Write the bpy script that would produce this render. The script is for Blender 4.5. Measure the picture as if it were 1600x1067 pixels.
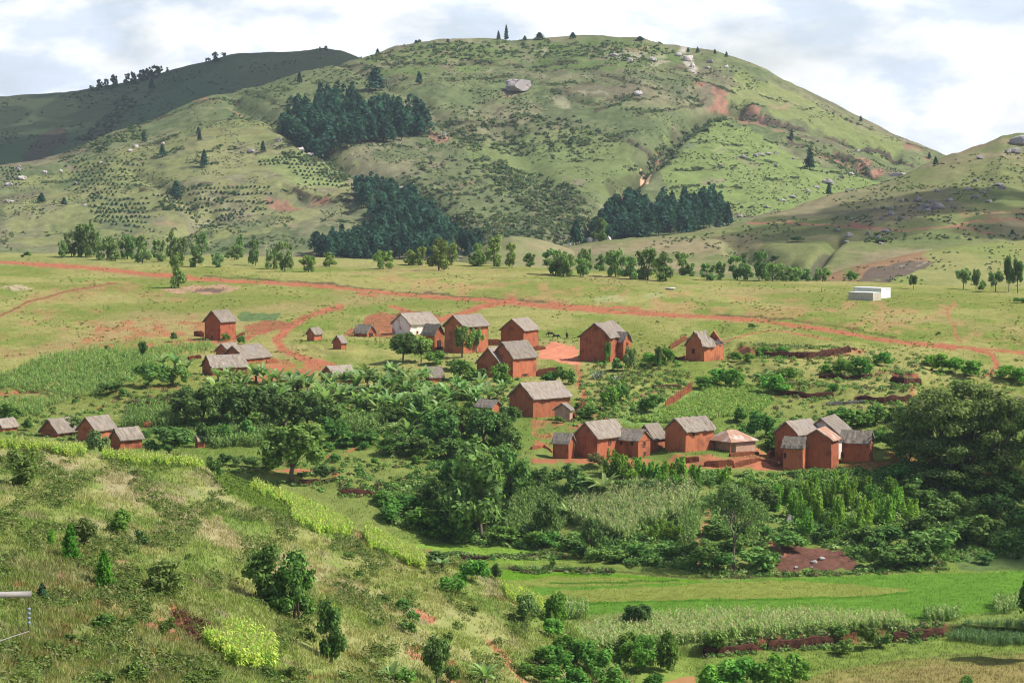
import bpy, math, random
import numpy as np
from mathutils import Vector, Matrix

for o in list(bpy.data.objects):
    bpy.data.objects.remove(o, do_unlink=True)
scene = bpy.context.scene
COL = scene.collection

# ------------------------------------------------------------------ camera
F = 3600.0          # focal length in photograph pixels (1600 wide)
HZ = 310.0          # horizon row of the photograph
cam_data = bpy.data.cameras.new("Camera")
cam = bpy.data.objects.new("Camera", cam_data)
COL.objects.link(cam)
cam_data.sensor_width = 36.0
cam_data.lens = 36.0 * F / 1600.0
cam_data.clip_start = 0.5
cam_data.clip_end = 20000
PITCH = math.atan((533.5 - HZ) / F)
cam.location = (0, 0, 0)
cam.rotation_euler = (math.pi / 2 - PITCH, 0, 0)
scene.camera = cam

# ------------------------------------------------------------------ light
SUN_AZ, SUN_EL = math.radians(98), math.radians(49)     # azimuth clockwise from +Y (view direction)
S = Vector((math.sin(SUN_AZ) * math.cos(SUN_EL), math.cos(SUN_AZ) * math.cos(SUN_EL), math.sin(SUN_EL)))
sun_data = bpy.data.lights.new("Sun", 'SUN')
sun_data.energy = 5.0
sun_data.angle = math.radians(0.5)
sun_data.color = (1.0, 0.95, 0.87)
sun = bpy.data.objects.new("Sun", sun_data)
COL.objects.link(sun)
sun.rotation_euler = S.to_track_quat('Z', 'Y').to_euler()
sun.location = (300, 200, 800)

world = bpy.data.worlds.new("World")
scene.world = world
world.use_nodes = True
nt = world.node_tree
nt.nodes.clear()
N = nt.nodes.new
wout = N('ShaderNodeOutputWorld'); wbg = N('ShaderNodeBackground')
sky = N('ShaderNodeTexSky'); sky.sky_type = 'NISHITA'; sky.sun_disc = False
sky.sun_elevation = SUN_EL; sky.sun_rotation = SUN_AZ
sky.air_density = 1.0; sky.dust_density = 1.5; sky.ozone_density = 1.0
tc = N('ShaderNodeTexCoord'); mp = N('ShaderNodeMapping'); mp.inputs['Scale'].default_value = (12, 12, 27)
mp.inputs['Location'].default_value = (2.3, 0.4, 0.9)
nz = N('ShaderNodeTexNoise'); nz.inputs['Scale'].default_value = 1.0; nz.inputs['Detail'].default_value = 7; nz.inputs['Roughness'].default_value = 0.52; nz.inputs['Distortion'].default_value = 0.4
cr = N('ShaderNodeValToRGB'); cr.color_ramp.elements[0].position = 0.33; cr.color_ramp.elements[1].position = 0.56
cr.color_ramp.elements[0].color = (0.45, 0.45, 0.45, 1); cr.color_ramp.elements[1].color = (1, 1, 1, 1)
nz2 = N('ShaderNodeTexNoise'); nz2.inputs['Scale'].default_value = 1.7; nz2.inputs['Detail'].default_value = 6; nz2.inputs['Roughness'].default_value = 0.55
cr2 = N('ShaderNodeValToRGB'); cr2.color_ramp.elements[0].position = 0.41; cr2.color_ramp.elements[1].position = 0.57
cr2.color_ramp.elements[0].color = (6.8, 7.6, 8.9, 1); cr2.color_ramp.elements[1].color = (10.3, 10.3, 10.4, 1)
mx = N('ShaderNodeMix'); mx.data_type = 'RGBA'
L = nt.links.new
L(tc.outputs['Generated'], mp.inputs['Vector']); L(mp.outputs[0], nz.inputs['Vector']); L(mp.outputs[0], nz2.inputs['Vector'])
L(nz.outputs[0], cr.inputs[0]); L(nz2.outputs[0], cr2.inputs[0])
sx = N('ShaderNodeSeparateXYZ'); L(tc.outputs['Generated'], sx.inputs[0])
el = N('ShaderNodeMapRange'); el.inputs[1].default_value = 0.07; el.inputs[2].default_value = 0.26; el.inputs[3].default_value = 1.0; el.inputs[4].default_value = 0.10   # cloud bank low on the horizon, clearer overhead
L(sx.outputs[2], el.inputs[0])
fm = N('ShaderNodeMath'); fm.operation = 'MULTIPLY'; L(cr.outputs[0], fm.inputs[0]); L(el.outputs[0], fm.inputs[1])
L(fm.outputs[0], mx.inputs[0]); L(sky.outputs[0], mx.inputs[6]); L(cr2.outputs[0], mx.inputs[7])
L(mx.outputs[2], wbg.inputs[0]); wbg.inputs[1].default_value = 0.10
L(wbg.outputs[0], wout.inputs[0])

scene.view_settings.view_transform = 'Standard'
scene.view_settings.look = 'None'
scene.view_settings.exposure = 0.36
scene.view_settings.gamma = 1.0
scene.render.engine = 'CYCLES'
scene.cycles.filter_width = 1.05
scene.cycles.max_bounces = 6
scene.cycles.diffuse_bounces = 2
scene.cycles.transparent_max_bounces = 24
scene.cycles.volume_bounces = 0

# ------------------------------------------------------------------ helpers
RS = np.random.RandomState(7)
CP, SP = math.cos(PITCH), math.sin(PITCH)

def P(px, py, Y):
    """world point at depth Y seen at photograph pixel (px, py)"""
    px = np.asarray(px, float); py = np.asarray(py, float); Y = np.asarray(Y, float)
    u = (px - 800) / F; v = (533.5 - py) / F
    dy = CP + v * SP; dz = -SP + v * CP
    k = Y / dy
    return np.stack([u * k, Y + 0 * px, dz * k], -1)

def hsh(ix, iy, seed):
    n = (ix.astype(np.int64) * 374761393 + iy.astype(np.int64) * 668265263 + seed * 1442695041) & 0x7fffffff
    n = ((n ^ (n >> 13)) * 1274126177) & 0x7fffffff
    n = n ^ (n >> 16)
    return (n & 0xffff) / 65535.0

def vn(x, y, seed=0):
    x = np.asarray(x, float); y = np.asarray(y, float)
    ix = np.floor(x).astype(np.int64); iy = np.floor(y).astype(np.int64)
    fx = x - ix; fy = y - iy
    fx = fx * fx * (3 - 2 * fx); fy = fy * fy * (3 - 2 * fy)
    a = hsh(ix, iy, seed); b = hsh(ix + 1, iy, seed); c = hsh(ix, iy + 1, seed); d = hsh(ix + 1, iy + 1, seed)
    return (a + (b - a) * fx) * (1 - fy) + (c + (d - c) * fx) * fy

def fbm(x, y, seed=0, oc=4, g=0.5):
    s = 0; a = 1; t = 0
    for k in range(oc):
        s = s + a * vn(x * 2 ** k + 17.3 * k, y * 2 ** k - 9.1 * k, seed + k); t += a; a *= g
    return s / t

def sm(a, b, x):
    t = np.clip((x - a) / (b - a), 0, 1)
    return t * t * (3 - 2 * t)

def pl(pts, x):
    a = np.array(pts, float)
    return np.interp(x, a[:, 0], a[:, 1])

def seg_dist(px, py, pts, ysc=1.0):
    d = np.full(px.shape, 1e9)
    for (x0, y0), (x1, y1) in zip(pts[:-1], pts[1:]):
        dx, dy = x1 - x0, (y1 - y0) * ysc
        t = np.clip(((px - x0) * dx + (py - y0) * ysc * dy) / (dx * dx + dy * dy + 1e-9), 0, 1)
        d = np.minimum(d, np.hypot(px - x0 - t * dx, (py - y0) * ysc - t * dy))
    return d

def inpoly(px, py, pts):
    r = np.zeros(px.shape, bool)
    n = len(pts)
    for i in range(n):
        x0, y0 = pts[i]; x1, y1 = pts[(i + 1) % n]
        if y0 == y1: continue
        c = ((y0 > py) != (y1 > py)) & (px < (x1 - x0) * (py - y0) / (y1 - y0) + x0)
        r ^= c
    return r

def mesh_np(name, V, faces, mat=None, smooth=False, tint=None):
    """faces: list of (n,k) int arrays"""
    me = bpy.data.meshes.new(name)
    V = np.ascontiguousarray(V, dtype=np.float32).reshape(-1, 3)
    me.vertices.add(len(V)); me.vertices.foreach_set('co', V.ravel())
    faces = [f for f in faces if len(f)]
    loops = np.concatenate([np.asarray(f).ravel() for f in faces]).astype(np.int32)
    tot = np.concatenate([np.full(len(f), np.asarray(f).shape[1]) for f in faces]).astype(np.int32)
    st = np.concatenate([[0], np.cumsum(tot)[:-1]]).astype(np.int32)
    me.loops.add(len(loops)); me.loops.foreach_set('vertex_index', loops)
    me.polygons.add(len(tot)); me.polygons.foreach_set('loop_start', st)
    try: me.polygons.foreach_set('loop_total', tot)
    except Exception: pass
    me.polygons.foreach_set('use_smooth', np.full(len(tot), bool(smooth)))
    me.update(calc_edges=True)
    if tint is not None:
        a = me.attributes.new('tint', 'FLOAT_COLOR', 'POINT')
        c = np.ones((len(V), 4), np.float32); c[:, :3] = tint
        a.data.foreach_set('color', c.ravel())
    if mat: me.materials.append(mat)
    return me

class MB:
    """collects pieces for one mesh"""
    def __init__(s): s.v = []; s.f = {}; s.n = 0; s.t = []
    def add(s, V, faces, tint=None):
        V = np.asarray(V, float).reshape(-1, 3)
        for f in (faces if isinstance(faces, list) else [faces]):
            f = np.asarray(f)
            if len(f): s.f.setdefault(f.shape[1], []).append(f + s.n)
        s.v.append(V); s.n += len(V)
        if tint is not None:
            tt = np.asarray(tint, float); s.t.append(np.broadcast_to(tt, (len(V), 3)))
    def mesh(s, name, mat=None, smooth=False):
        return mesh_np(name, np.concatenate(s.v), [np.concatenate(x) for x in s.f.values()], mat, smooth,
                       np.concatenate(s.t) if s.t else None)
    def box(s, x0, x1, y0, y1, z0, z1):
        V = [(x, y, z) for z in (z0, z1) for x, y in ((x0, y0), (x1, y0), (x1, y1), (x0, y1))]
        s.add(V, np.array([(3, 2, 1, 0), (4, 5, 6, 7), (0, 1, 5, 4), (1, 2, 6, 5), (2, 3, 7, 6), (3, 0, 4, 7)]))
    def tube(s, pts, rad, n=6):
        pts = np.asarray(pts, float); rad = np.asarray(rad, float) * np.ones(len(pts))
        rings = []
        for i in range(len(pts)):
            d = pts[min(i + 1, len(pts) - 1)] - pts[max(i - 1, 0)]
            d /= np.linalg.norm(d) + 1e-9
            a = np.cross(d, [0.3, 0.9, 0.2] if abs(d[2]) > 0.7 else [0, 0, 1.0]); a /= np.linalg.norm(a) + 1e-9
            b = np.cross(d, a)
            th = np.arange(n) * 2 * np.pi / n
            rings.append(pts[i] + rad[i] * (np.cos(th)[:, None] * a + np.sin(th)[:, None] * b))
        V = np.concatenate(rings)
        fs = []
        for i in range(len(pts) - 1):
            for k in range(n):
                fs.append((i * n + k, i * n + (k + 1) % n, (i + 1) * n + (k + 1) % n, (i + 1) * n + k))
        e = (len(pts) - 1) * n
        s.add(V, [np.array(fs), np.array([tuple(range(e, e + n))]), np.array([tuple(range(n - 1, -1, -1))])])

def link(name, data, parent=None, loc=None, rot=None, sc=None):
    o = bpy.data.objects.new(name, data); COL.objects.link(o)
    if parent is not None: o.parent = parent
    if loc is not None: o.location = [float(q) for q in loc]
    if rot is not None: o.rotation_euler = rot
    if sc is not None: o.scale = [float(q) for q in sc]
    return o

def tag(o, label, cat, group=None, kind=None):
    if label: o['label'] = label
    if cat: o['category'] = cat
    if group: o['group'] = group
    if kind: o['kind'] = kind
    return o

# ------------------------------------------------------------------ materials
def new_mat(name):
    m = bpy.data.materials.new(name); m.use_nodes = True
    m.node_tree.nodes.clear()
    return m, m.node_tree.nodes.new, m.node_tree.links.new

def M_ground(name, s1=0.35, s2=2.5, lo=0.72, hi=1.28, bump=0.25):
    m, N, L = new_mat(name)
    out = N('ShaderNodeOutputMaterial'); d = N('ShaderNodeBsdfDiffuse')
    at = N('ShaderNodeAttribute'); at.attribute_name = 'tint'
    tc = N('ShaderNodeTexCoord')
    n1 = N('ShaderNodeTexNoise'); n1.inputs['Scale'].default_value = s1; n1.inputs['Detail'].default_value = 6; n1.inputs['Roughness'].default_value = 0.7
    n2 = N('ShaderNodeTexNoise'); n2.inputs['Scale'].default_value = s2; n2.inputs['Detail'].default_value = 4; n2.inputs['Roughness'].default_value = 0.7
    mr = N('ShaderNodeMapRange'); mr.inputs[1].default_value = 0.3; mr.inputs[2].default_value = 0.7; mr.inputs[3].default_value = lo; mr.inputs[4].default_value = hi
    ad = N('ShaderNodeMath'); ad.operation = 'ADD'; hf = N('ShaderNodeMath'); hf.operation = 'MULTIPLY'; hf.inputs[1].default_value = 0.5
    L(tc.outputs['Object'], n1.inputs['Vector']); L(tc.outputs['Object'], n2.inputs['Vector'])
    L(n1.outputs[0], ad.inputs[0]); L(n2.outputs[0], ad.inputs[1]); L(ad.outputs[0], hf.inputs[0]); L(hf.outputs[0], mr.inputs[0])
    mu = N('ShaderNodeVectorMath'); mu.operation = 'SCALE'
    L(at.outputs['Color'], mu.inputs[0]); L(mr.outputs[0], mu.inputs['Scale'])
    L(mu.outputs[0], d.inputs['Color'])
    if bump:
        b = N('ShaderNodeBump'); b.inputs['Strength'].default_value = bump; b.inputs['Distance'].default_value = 0.6
        L(hf.outputs[0], b.inputs['Height']); L(b.outputs[0], d.inputs['Normal'])
    L(d.outputs[0], out.inputs[0])
    return m

def M_leaf(name, col, var=0.5, trans=0.3, tint=False, rough=None):
    m, N, L = new_mat(name)
    out = N('ShaderNodeOutputMaterial'); d = N('ShaderNodeBsdfDiffuse'); t = N('ShaderNodeBsdfTranslucent'); mix = N('ShaderNodeMixShader')
    mix.inputs[0].default_value = trans
    oi = N('ShaderNodeObjectInfo')
    if tint:
        at = N('ShaderNodeAttribute'); at.attribute_name = 'tint'; src = at.outputs['Color']
    else:
        g = N('ShaderNodeNewGeometry')
        hs = N('ShaderNodeHueSaturation'); hs.inputs['Color'].default_value = (*col, 1)
        mr = N('ShaderNodeMapRange'); mr.inputs[3].default_value = 1 - var; mr.inputs[4].default_value = 1 + var
        L(g.outputs['Random Per Island'], mr.inputs[0]); L(mr.outputs[0], hs.inputs['Value'])
        mh = N('ShaderNodeMapRange'); mh.inputs[3].default_value = 0.475; mh.inputs[4].default_value = 0.52
        L(oi.outputs['Random'], mh.inputs[0]); L(mh.outputs[0], hs.inputs['Hue'])
        src = hs.outputs[0]
    mu = N('ShaderNodeVectorMath'); mu.operation = 'MULTIPLY'
    L(src, mu.inputs[0]); L(oi.outputs['Color'], mu.inputs[1])
    L(mu.outputs[0], d.inputs['Color'])
    t2 = N('ShaderNodeVectorMath'); t2.operation = 'MULTIPLY'; t2.inputs[1].default_value = (1.3, 1.45, 0.7)
    L(mu.outputs[0], t2.inputs[0]); L(t2.outputs[0], t.inputs['Color'])
    L(d.outputs[0], mix.inputs[1]); L(t.outputs[0], mix.inputs[2])
    if rough is not None:
        gl = N('ShaderNodeBsdfGlossy'); gl.inputs['Roughness'].default_value = rough; gl.inputs['Color'].default_value = (0.9, 0.95, 1, 1)
        m2 = N('ShaderNodeMixShader'); m2.inputs[0].default_value = 0.07
        L(mix.outputs[0], m2.inputs[1]); L(gl.outputs[0], m2.inputs[2]); L(m2.outputs[0], out.inputs[0])
    else:
        L(mix.outputs[0], out.inputs[0])
    return m

def M_noise(name, c1, c2, scale=1.0, detail=5, stretch=(1, 1, 1), bump=0.3, rough=0.9, lo=0.35, hi=0.65, dist=0.1, c3=None, s3=0.3, metal=0.0):
    m, N, L = new_mat(name)
    out = N('ShaderNodeOutputMaterial'); b = N('ShaderNodeBsdfPrincipled')
    b.inputs['Roughness'].default_value = rough; b.inputs['Metallic'].default_value = metal
    b.inputs['Specular IOR Level'].default_value = 0.15
    tc = N('ShaderNodeTexCoord'); mp = N('ShaderNodeMapping'); mp.inputs['Scale'].default_value = stretch
    oi = N('ShaderNodeObjectInfo')
    ad = N('ShaderNodeVectorMath'); ad.operation = 'MULTIPLY_ADD'; ad.inputs[1].default_value = (37, 51, 29)
    cb = N('ShaderNodeCombineXYZ'); L(oi.outputs['Random'], cb.inputs[0]); L(oi.outputs['Random'], cb.inputs[1])
    L(cb.outputs[0], ad.inputs[0]); L(tc.outputs['Object'], ad.inputs[2])
    L(ad.outputs[0], mp.inputs['Vector'])
    n = N('ShaderNodeTexNoise'); n.inputs['Scale'].default_value = scale; n.inputs['Detail'].default_value = detail; n.inputs['Roughness'].default_value = 0.65
    L(mp.outputs[0], n.inputs['Vector'])
    cr = N('ShaderNodeValToRGB'); cr.color_ramp.elements[0].position = lo; cr.color_ramp.elements[1].position = hi
    cr.color_ramp.elements[0].color = (*c1, 1); cr.color_ramp.elements[1].color = (*c2, 1)
    L(n.outputs[0], cr.inputs[0])
    src = cr.outputs[0]
    if c3:
        n3 = N('ShaderNodeTexNoise'); n3.inputs['Scale'].default_value = s3; n3.inputs['Detail'].default_value = 4
        L(ad.outputs[0], n3.inputs['Vector'])
        r3 = N('ShaderNodeMapRange'); r3.inputs[1].default_value = 0.52; r3.inputs[2].default_value = 0.66
        L(n3.outputs[0], r3.inputs[0])
        mx = N('ShaderNodeMix'); mx.data_type = 'RGBA'; mx.inputs[7].default_value = (*c3, 1)
        L(r3.outputs[0], mx.inputs[0]); L(src, mx.inputs[6]); src = mx.outputs[2]
    mu = N('ShaderNodeVectorMath'); mu.operation = 'MULTIPLY'
    L(src, mu.inputs[0]); L(oi.outputs['Color'], mu.inputs[1]); L(mu.outputs[0], b.inputs['Base Color'])
    if bump:
        bp = N('ShaderNodeBump'); bp.inputs['Strength'].default_value = bump; bp.inputs['Distance'].default_value = dist
        L(n.outputs[0], bp.inputs['Height']); L(bp.outputs[0], b.inputs['Normal'])
    L(b.outputs[0], out.inputs[0])
    return m

def M_cloud():
    # thin cumulus: part of the light passes through
    m, N, L = new_mat('cloud')
    out = N('ShaderNodeOutputMaterial'); d = N('ShaderNodeBsdfDiffuse'); t = N('ShaderNodeBsdfTransparent'); mix = N('ShaderNodeMixShader')
    d.inputs['Color'].default_value = (.9, .9, .92, 1); mix.inputs[0].default_value = .40
    L(t.outputs[0], mix.inputs[1]); L(d.outputs[0], mix.inputs[2]); L(mix.outputs[0], out.inputs[0])
    return m

MAT = dict(
    ground=M_ground('ground', 0.5, 3.0), hillnear=M_ground('hill_grass', 0.6, 4.0, 0.65, 1.3), far=M_ground('far_hill', 0.12, 0.6, 0.7, 1.3, 0.5),
    wall=M_noise('mud_wall', (0.33, 0.108, 0.053), (0.48, 0.168, 0.082), 1.6, 7, (1.6, 1.6, 0.4), 0.45, 0.95, lo=.3, hi=.7, c3=(0.25, 0.088, 0.050), s3=0.55),
    whitewall=M_noise('weathered_plaster', (0.62, 0.52, 0.46), (0.78, 0.72, 0.66), 1.0, 6, (1, 1, 0.6), 0.3, 0.95, c3=(0.45, 0.22, 0.15), s3=0.7),
    plaster=M_noise('brown_plaster', (0.40, 0.24, 0.17), (0.55, 0.36, 0.26), 1.2, 5, (1, 1, 0.6), 0.3),
    thatch=M_noise('thatch', (0.155, 0.128, 0.102), (0.345, 0.298, 0.245), 2.2, 6, (1.0, 0.35, 0.35), 0.8, 1.0, 0.3, 0.7, 0.25, c3=(0.25, 0.22, 0.2), s3=0.6),
    rust=M_noise('rusty_sheet', (0.32, 0.18, 0.12), (0.42, 0.26, 0.18), 1.5, 4, (3, 0.4, 0.4), 0.3, 0.7, c3=(0.55, 0.47, 0.43), s3=0.38),
    wood=M_noise('dark_wood', (0.035, 0.02, 0.015), (0.08, 0.05, 0.035), 4, 4),
    bark=M_noise('bark', (0.09, 0.07, 0.055), (0.22, 0.18, 0.14), 5, 5, (1, 1, 0.3), 0.5),
    palebark=M_noise('pale_bark', (0.20, 0.17, 0.14), (0.42, 0.38, 0.33), 5, 5, (1, 1, 0.3), 0.5),
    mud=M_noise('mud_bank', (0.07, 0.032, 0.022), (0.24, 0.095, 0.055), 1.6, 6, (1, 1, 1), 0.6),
    rock=M_noise('granite', (0.20, 0.185, 0.18), (0.42, 0.39, 0.37), 0.8, 7, (1, 1, 1), 0.6, 0.95, c3=(0.22, 0.21, 0.2), s3=0.3),
    palerock=M_noise('pale_granite', (0.42, 0.37, 0.36), (0.62, 0.55, 0.53), 0.5, 7, (1, 1, 1), 0.5, 0.95, c3=(0.3, 0.27, 0.27), s3=0.2),
    white=M_noise('white_limewash', (0.70, 0.70, 0.68), (0.84, 0.84, 0.82), 0.9, 5, (1, 1, 0.5), 0.2),
    stone=M_noise('cut_stone', (0.40, 0.35, 0.27), (0.60, 0.54, 0.44), 2.0, 5, (1, 1, 1), 0.5),
    grey=M_noise('grey_pole', (0.20, 0.19, 0.18), (0.33, 0.31, 0.29), 6, 5, (0.2, 1, 1), 0.3),
    water=M_noise('muddy_water', (0.42, 0.20, 0.10), (0.50, 0.26, 0.13), 0.3, 3, (1, 1, 1), 0.02, 0.12),
    cloud=M_cloud(),
    stuff=M_leaf('plant_tint', None, tint=True, trans=0.3),
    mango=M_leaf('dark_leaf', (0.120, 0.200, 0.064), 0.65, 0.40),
    euc=M_leaf('eucalyptus_leaf', (0.19, 0.275, 0.105), 0.6, 0.42),
    shrub=M_leaf('shrub_leaf', (0.140, 0.265, 0.066), 0.6, 0.42),
    umb=M_leaf('feathery_leaf', (0.175, 0.245, 0.080), 0.55, 0.42),
    pine=M_leaf('pine_needle', (0.042, 0.100, 0.060), 0.45, 0.12),
    bright=M_leaf('bright_leaf', (0.19, 0.34, 0.06), 0.45, 0.4),
    banana=M_leaf('banana_leaf', (0.23, 0.34, 0.14), 0.5, 0.35),
    agave=M_leaf('agave_leaf', (0.30, 0.34, 0.26), 0.3, 0.1),
    hide=M_noise('hide', (0.05, 0.03, 0.025), (0.09, 0.05, 0.035), 1.0, 3),
    blackhide=M_noise('black_white_hide', (0.02, 0.018, 0.016), (0.03, 0.028, 0.026), 1.4, 2, c3=(0.7, 0.68, 0.65), s3=0.9),
    insul=M_noise('insulator', (0.16, 0.2, 0.26), (0.25, 0.3, 0.38), 3, 2, rough=0.3),
)
# ------------------------------------------------------------------ terrain sheets
def smooth1(a, k, axis):
    if k < 2: return a
    ker = np.hanning(k + 2)[1:-1]; ker /= ker.sum()
    pad = [(0, 0)] * a.ndim; h = k // 2; pad[axis] = (h, k - 1 - h)
    b = np.pad(a, pad, mode='edge')
    n = a.shape[axis]
    return sum(w * np.take(b, np.arange(j, j + n), axis) for j, w in enumerate(ker))

class Sheet:
    def __init__(s, name, px0, px1, dpx, guides, ncrest, dpy=1.6, ksm=9, colsm=13):
        """guides: list of (py polyline, Y polyline) near to far; guide index ncrest is the skyline of the sheet"""
        s.name = name
        s.px = np.arange(px0, px1 + dpx, dpx, dtype=float)
        py = np.stack([smooth1(pl(g[0], s.px), 5, 0) for g in guides])
        Y = np.stack([smooth1(pl(g[1], s.px), colsm, 0) for g in guides])
        rows_py = []; rows_Y = []; s.rc = 0
        for k in range(len(guides) - 1):
            vis = k < ncrest
            n = int(np.clip(np.ceil(np.abs(py[k + 1] - py[k]).max() / (dpy if vis else 8)), 2, 400))
            t = np.arange(n)[:, None] / n
            rows_py.append(py[k] + (py[k + 1] - py[k]) * t); rows_Y.append(Y[k] + (Y[k + 1] - Y[k]) * t)
            if k == ncrest - 1: s.rc = sum(len(r) for r in rows_py)
        rows_py.append(py[-1:]); rows_Y.append(Y[-1:])
        s.PY = np.concatenate(rows_py); s.Y = np.concatenate(rows_Y)
        s.Y = smooth1(s.Y, ksm, 0)
        s.PX = np.broadcast_to(s.px, s.PY.shape)
        s.V = P(s.PX, s.PY, s.Y)
        s.T = None
    def at(s, px, py):
        """surface points under photograph pixels (vectorised)"""
        px = np.atleast_1d(np.asarray(px, float)); py = np.atleast_1d(np.asarray(py, float))
        c = np.clip((px - s.px[0]) / (s.px[1] - s.px[0]), 0, len(s.px) - 1.001)
        ci = c.astype(int); cf = c - ci
        r = np.zeros(len(px))
        idx = np.arange(s.rc + 1)
        for i in np.unique(ci):
            m = ci == i
            col = s.PY[:s.rc + 1, i]
            r[m] = np.interp(-py[m], -col, idx)
        r = np.clip(r, 0, s.V.shape[0] - 1.001)
        ri = r.astype(int); rf = r - ri
        def bl(A):
            f = lambda a, b: A[a, b]
            cf_, rf_ = (cf[:, None], rf[:, None]) if A.ndim == 3 else (cf, rf)
            return (f(ri, ci) * (1 - cf_) + f(ri, ci + 1) * cf_) * (1 - rf_) + (f(ri + 1, ci) * (1 - cf_) + f(ri + 1, ci + 1) * cf_) * rf_
        s._last = (bl(s.T) if s.T is not None else None)
        return bl(s.V)
    def build(s, mat, label=None):
        R, C = s.PY.shape
        i = np.arange(R * C).reshape(R, C)
        q = np.stack([i[:-1, :-1], i[:-1, 1:], i[1:, 1:], i[1:, :-1]], -1).reshape(-1, 4)
        me = mesh_np(s.name, s.V, [q], mat, True, s.T.reshape(-1, 3))
        o = link(s.name, me); o['kind'] = 'structure'
        return o
    def noise(s, amps):
        x, y = s.V[..., 0], s.V[..., 1]
        for k, (sc, am) in enumerate(amps):
            s.V[..., 2] += (fbm(x / sc, y / sc, 100 + 7 * k, 3) - 0.5) * 2 * am
    def lip(s, pts, drop, up=24, fade=30):
        """a bank: ground above the line pts is raised by drop, falling off uphill"""
        pts = np.array(pts, float)
        x0, x1 = pts[0, 0], pts[-1, 0]
        sl = s.win(pts, up * 4)
        PX, PY = s.PX[sl], s.PY[sl]
        ly = np.interp(PX, pts[:, 0], pts[:, 1]) + (fbm(PX / 45, PX * 0 + pts[0, 1], 5, 3) - 0.5) * 7
        e = sm(x0 - fade, x0, PX) * (1 - sm(x1, x1 + fade, PX))
        d = ly - PY
        s.V[sl][..., 2] += drop * e * np.where(d > 0, sm(0, 4.5, d) * np.exp(-np.maximum(d, 0) / up), 0)
    def carve(s, pts, w, depth, ysc=1.5):
        sl = s.win(pts, w * 3)
        s.V[sl][..., 2] -= depth * np.exp(-(seg_dist(s.PX[sl], s.PY[sl], pts, ysc) / w) ** 2)
    def win(s, pts, m):
        pts = [(float(p[0]), float(p[1])) for p in pts]
        xs = [p[0] for p in pts]; ys = [p[1] for p in pts]
        d = s.px[1] - s.px[0]
        c0 = int(np.clip((min(xs) - m - s.px[0]) // d, 0, len(s.px) - 2)); c1 = int(np.clip((max(xs) + m - s.px[0]) // d + 2, c0 + 2, len(s.px)))
        ok = ((s.PY[:, c0:c1] > min(ys) - m) & (s.PY[:, c0:c1] < max(ys) + m)).any(1)
        r = np.nonzero(ok)[0]
        if len(r) == 0: return (slice(0, 2), slice(c0, c1))
        return (slice(r[0], max(r[-1] + 1, r[0] + 2)), slice(c0, c1))

class Paint:
    def __init__(s, sh, base): s.s = sh; s.c = base
    def mix(s, m, col, sl=(slice(None), slice(None))):
        s.c[sl] = s.c[sl] * (1 - m[..., None]) + np.asarray(col, float) * m[..., None]
    def wob(s, sc, am, sl, seed=0):
        px, py = s.s.PX[sl], s.s.PY[sl]
        return (px + (fbm(px / sc, py / sc * 2, seed + 31, 3) - .5) * 2 * am * 1.6, py + (fbm(px / sc + 50, py / sc * 2, seed + 47, 3) - .5) * 2 * am)
    def stroke(s, pts, w, col, a=1.0, rough=3.0, ysc=1.6, frag=0.0):
        sl = s.s.win(pts, w * 1.3 + rough * 2 + 3)
        px, py = s.wob(14, rough, sl, int(pts[0][0]))
        d = seg_dist(px, py, pts, ysc)
        m = (1 - sm(w * 0.6, w * 1.25, d)) * a
        if frag: m = m * sm(frag - .12, frag + .12, fbm(s.s.PX[sl] / 22, s.s.PY[sl] / 7, int(pts[0][0]) + 3, 4))
        s.mix(m, col, sl)
    def poly(s, pts, col, a=1.0, rough=5.0, frag=0.0, seed=0, fs=(25, 9)):
        sl = s.s.win(pts, rough * 2 + 3)
        px, py = s.wob(18, rough, sl, int(pts[0][0]) + seed)
        m = inpoly(px, py, pts).astype(float) * a
        if frag: m = m * sm(frag - .1, frag + .1, fbm(s.s.PX[sl] / fs[0], s.s.PY[sl] / fs[1], int(pts[0][1]) + seed, 4))
        s.mix(m, col, sl)

def blend(cols, ts):
    """cols list of rgb, ts list of weight arrays; successive lerp"""
    c = np.broadcast_to(np.array(cols[0], float), ts[0].shape + (3,)).copy()
    for col, t in zip(cols[1:], ts):
        c = c * (1 - t[..., None]) + np.array(col, float) * t[..., None]
    return c

C_ = lambda v, w=None: [(-2000, v), (3000, v)]
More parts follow.
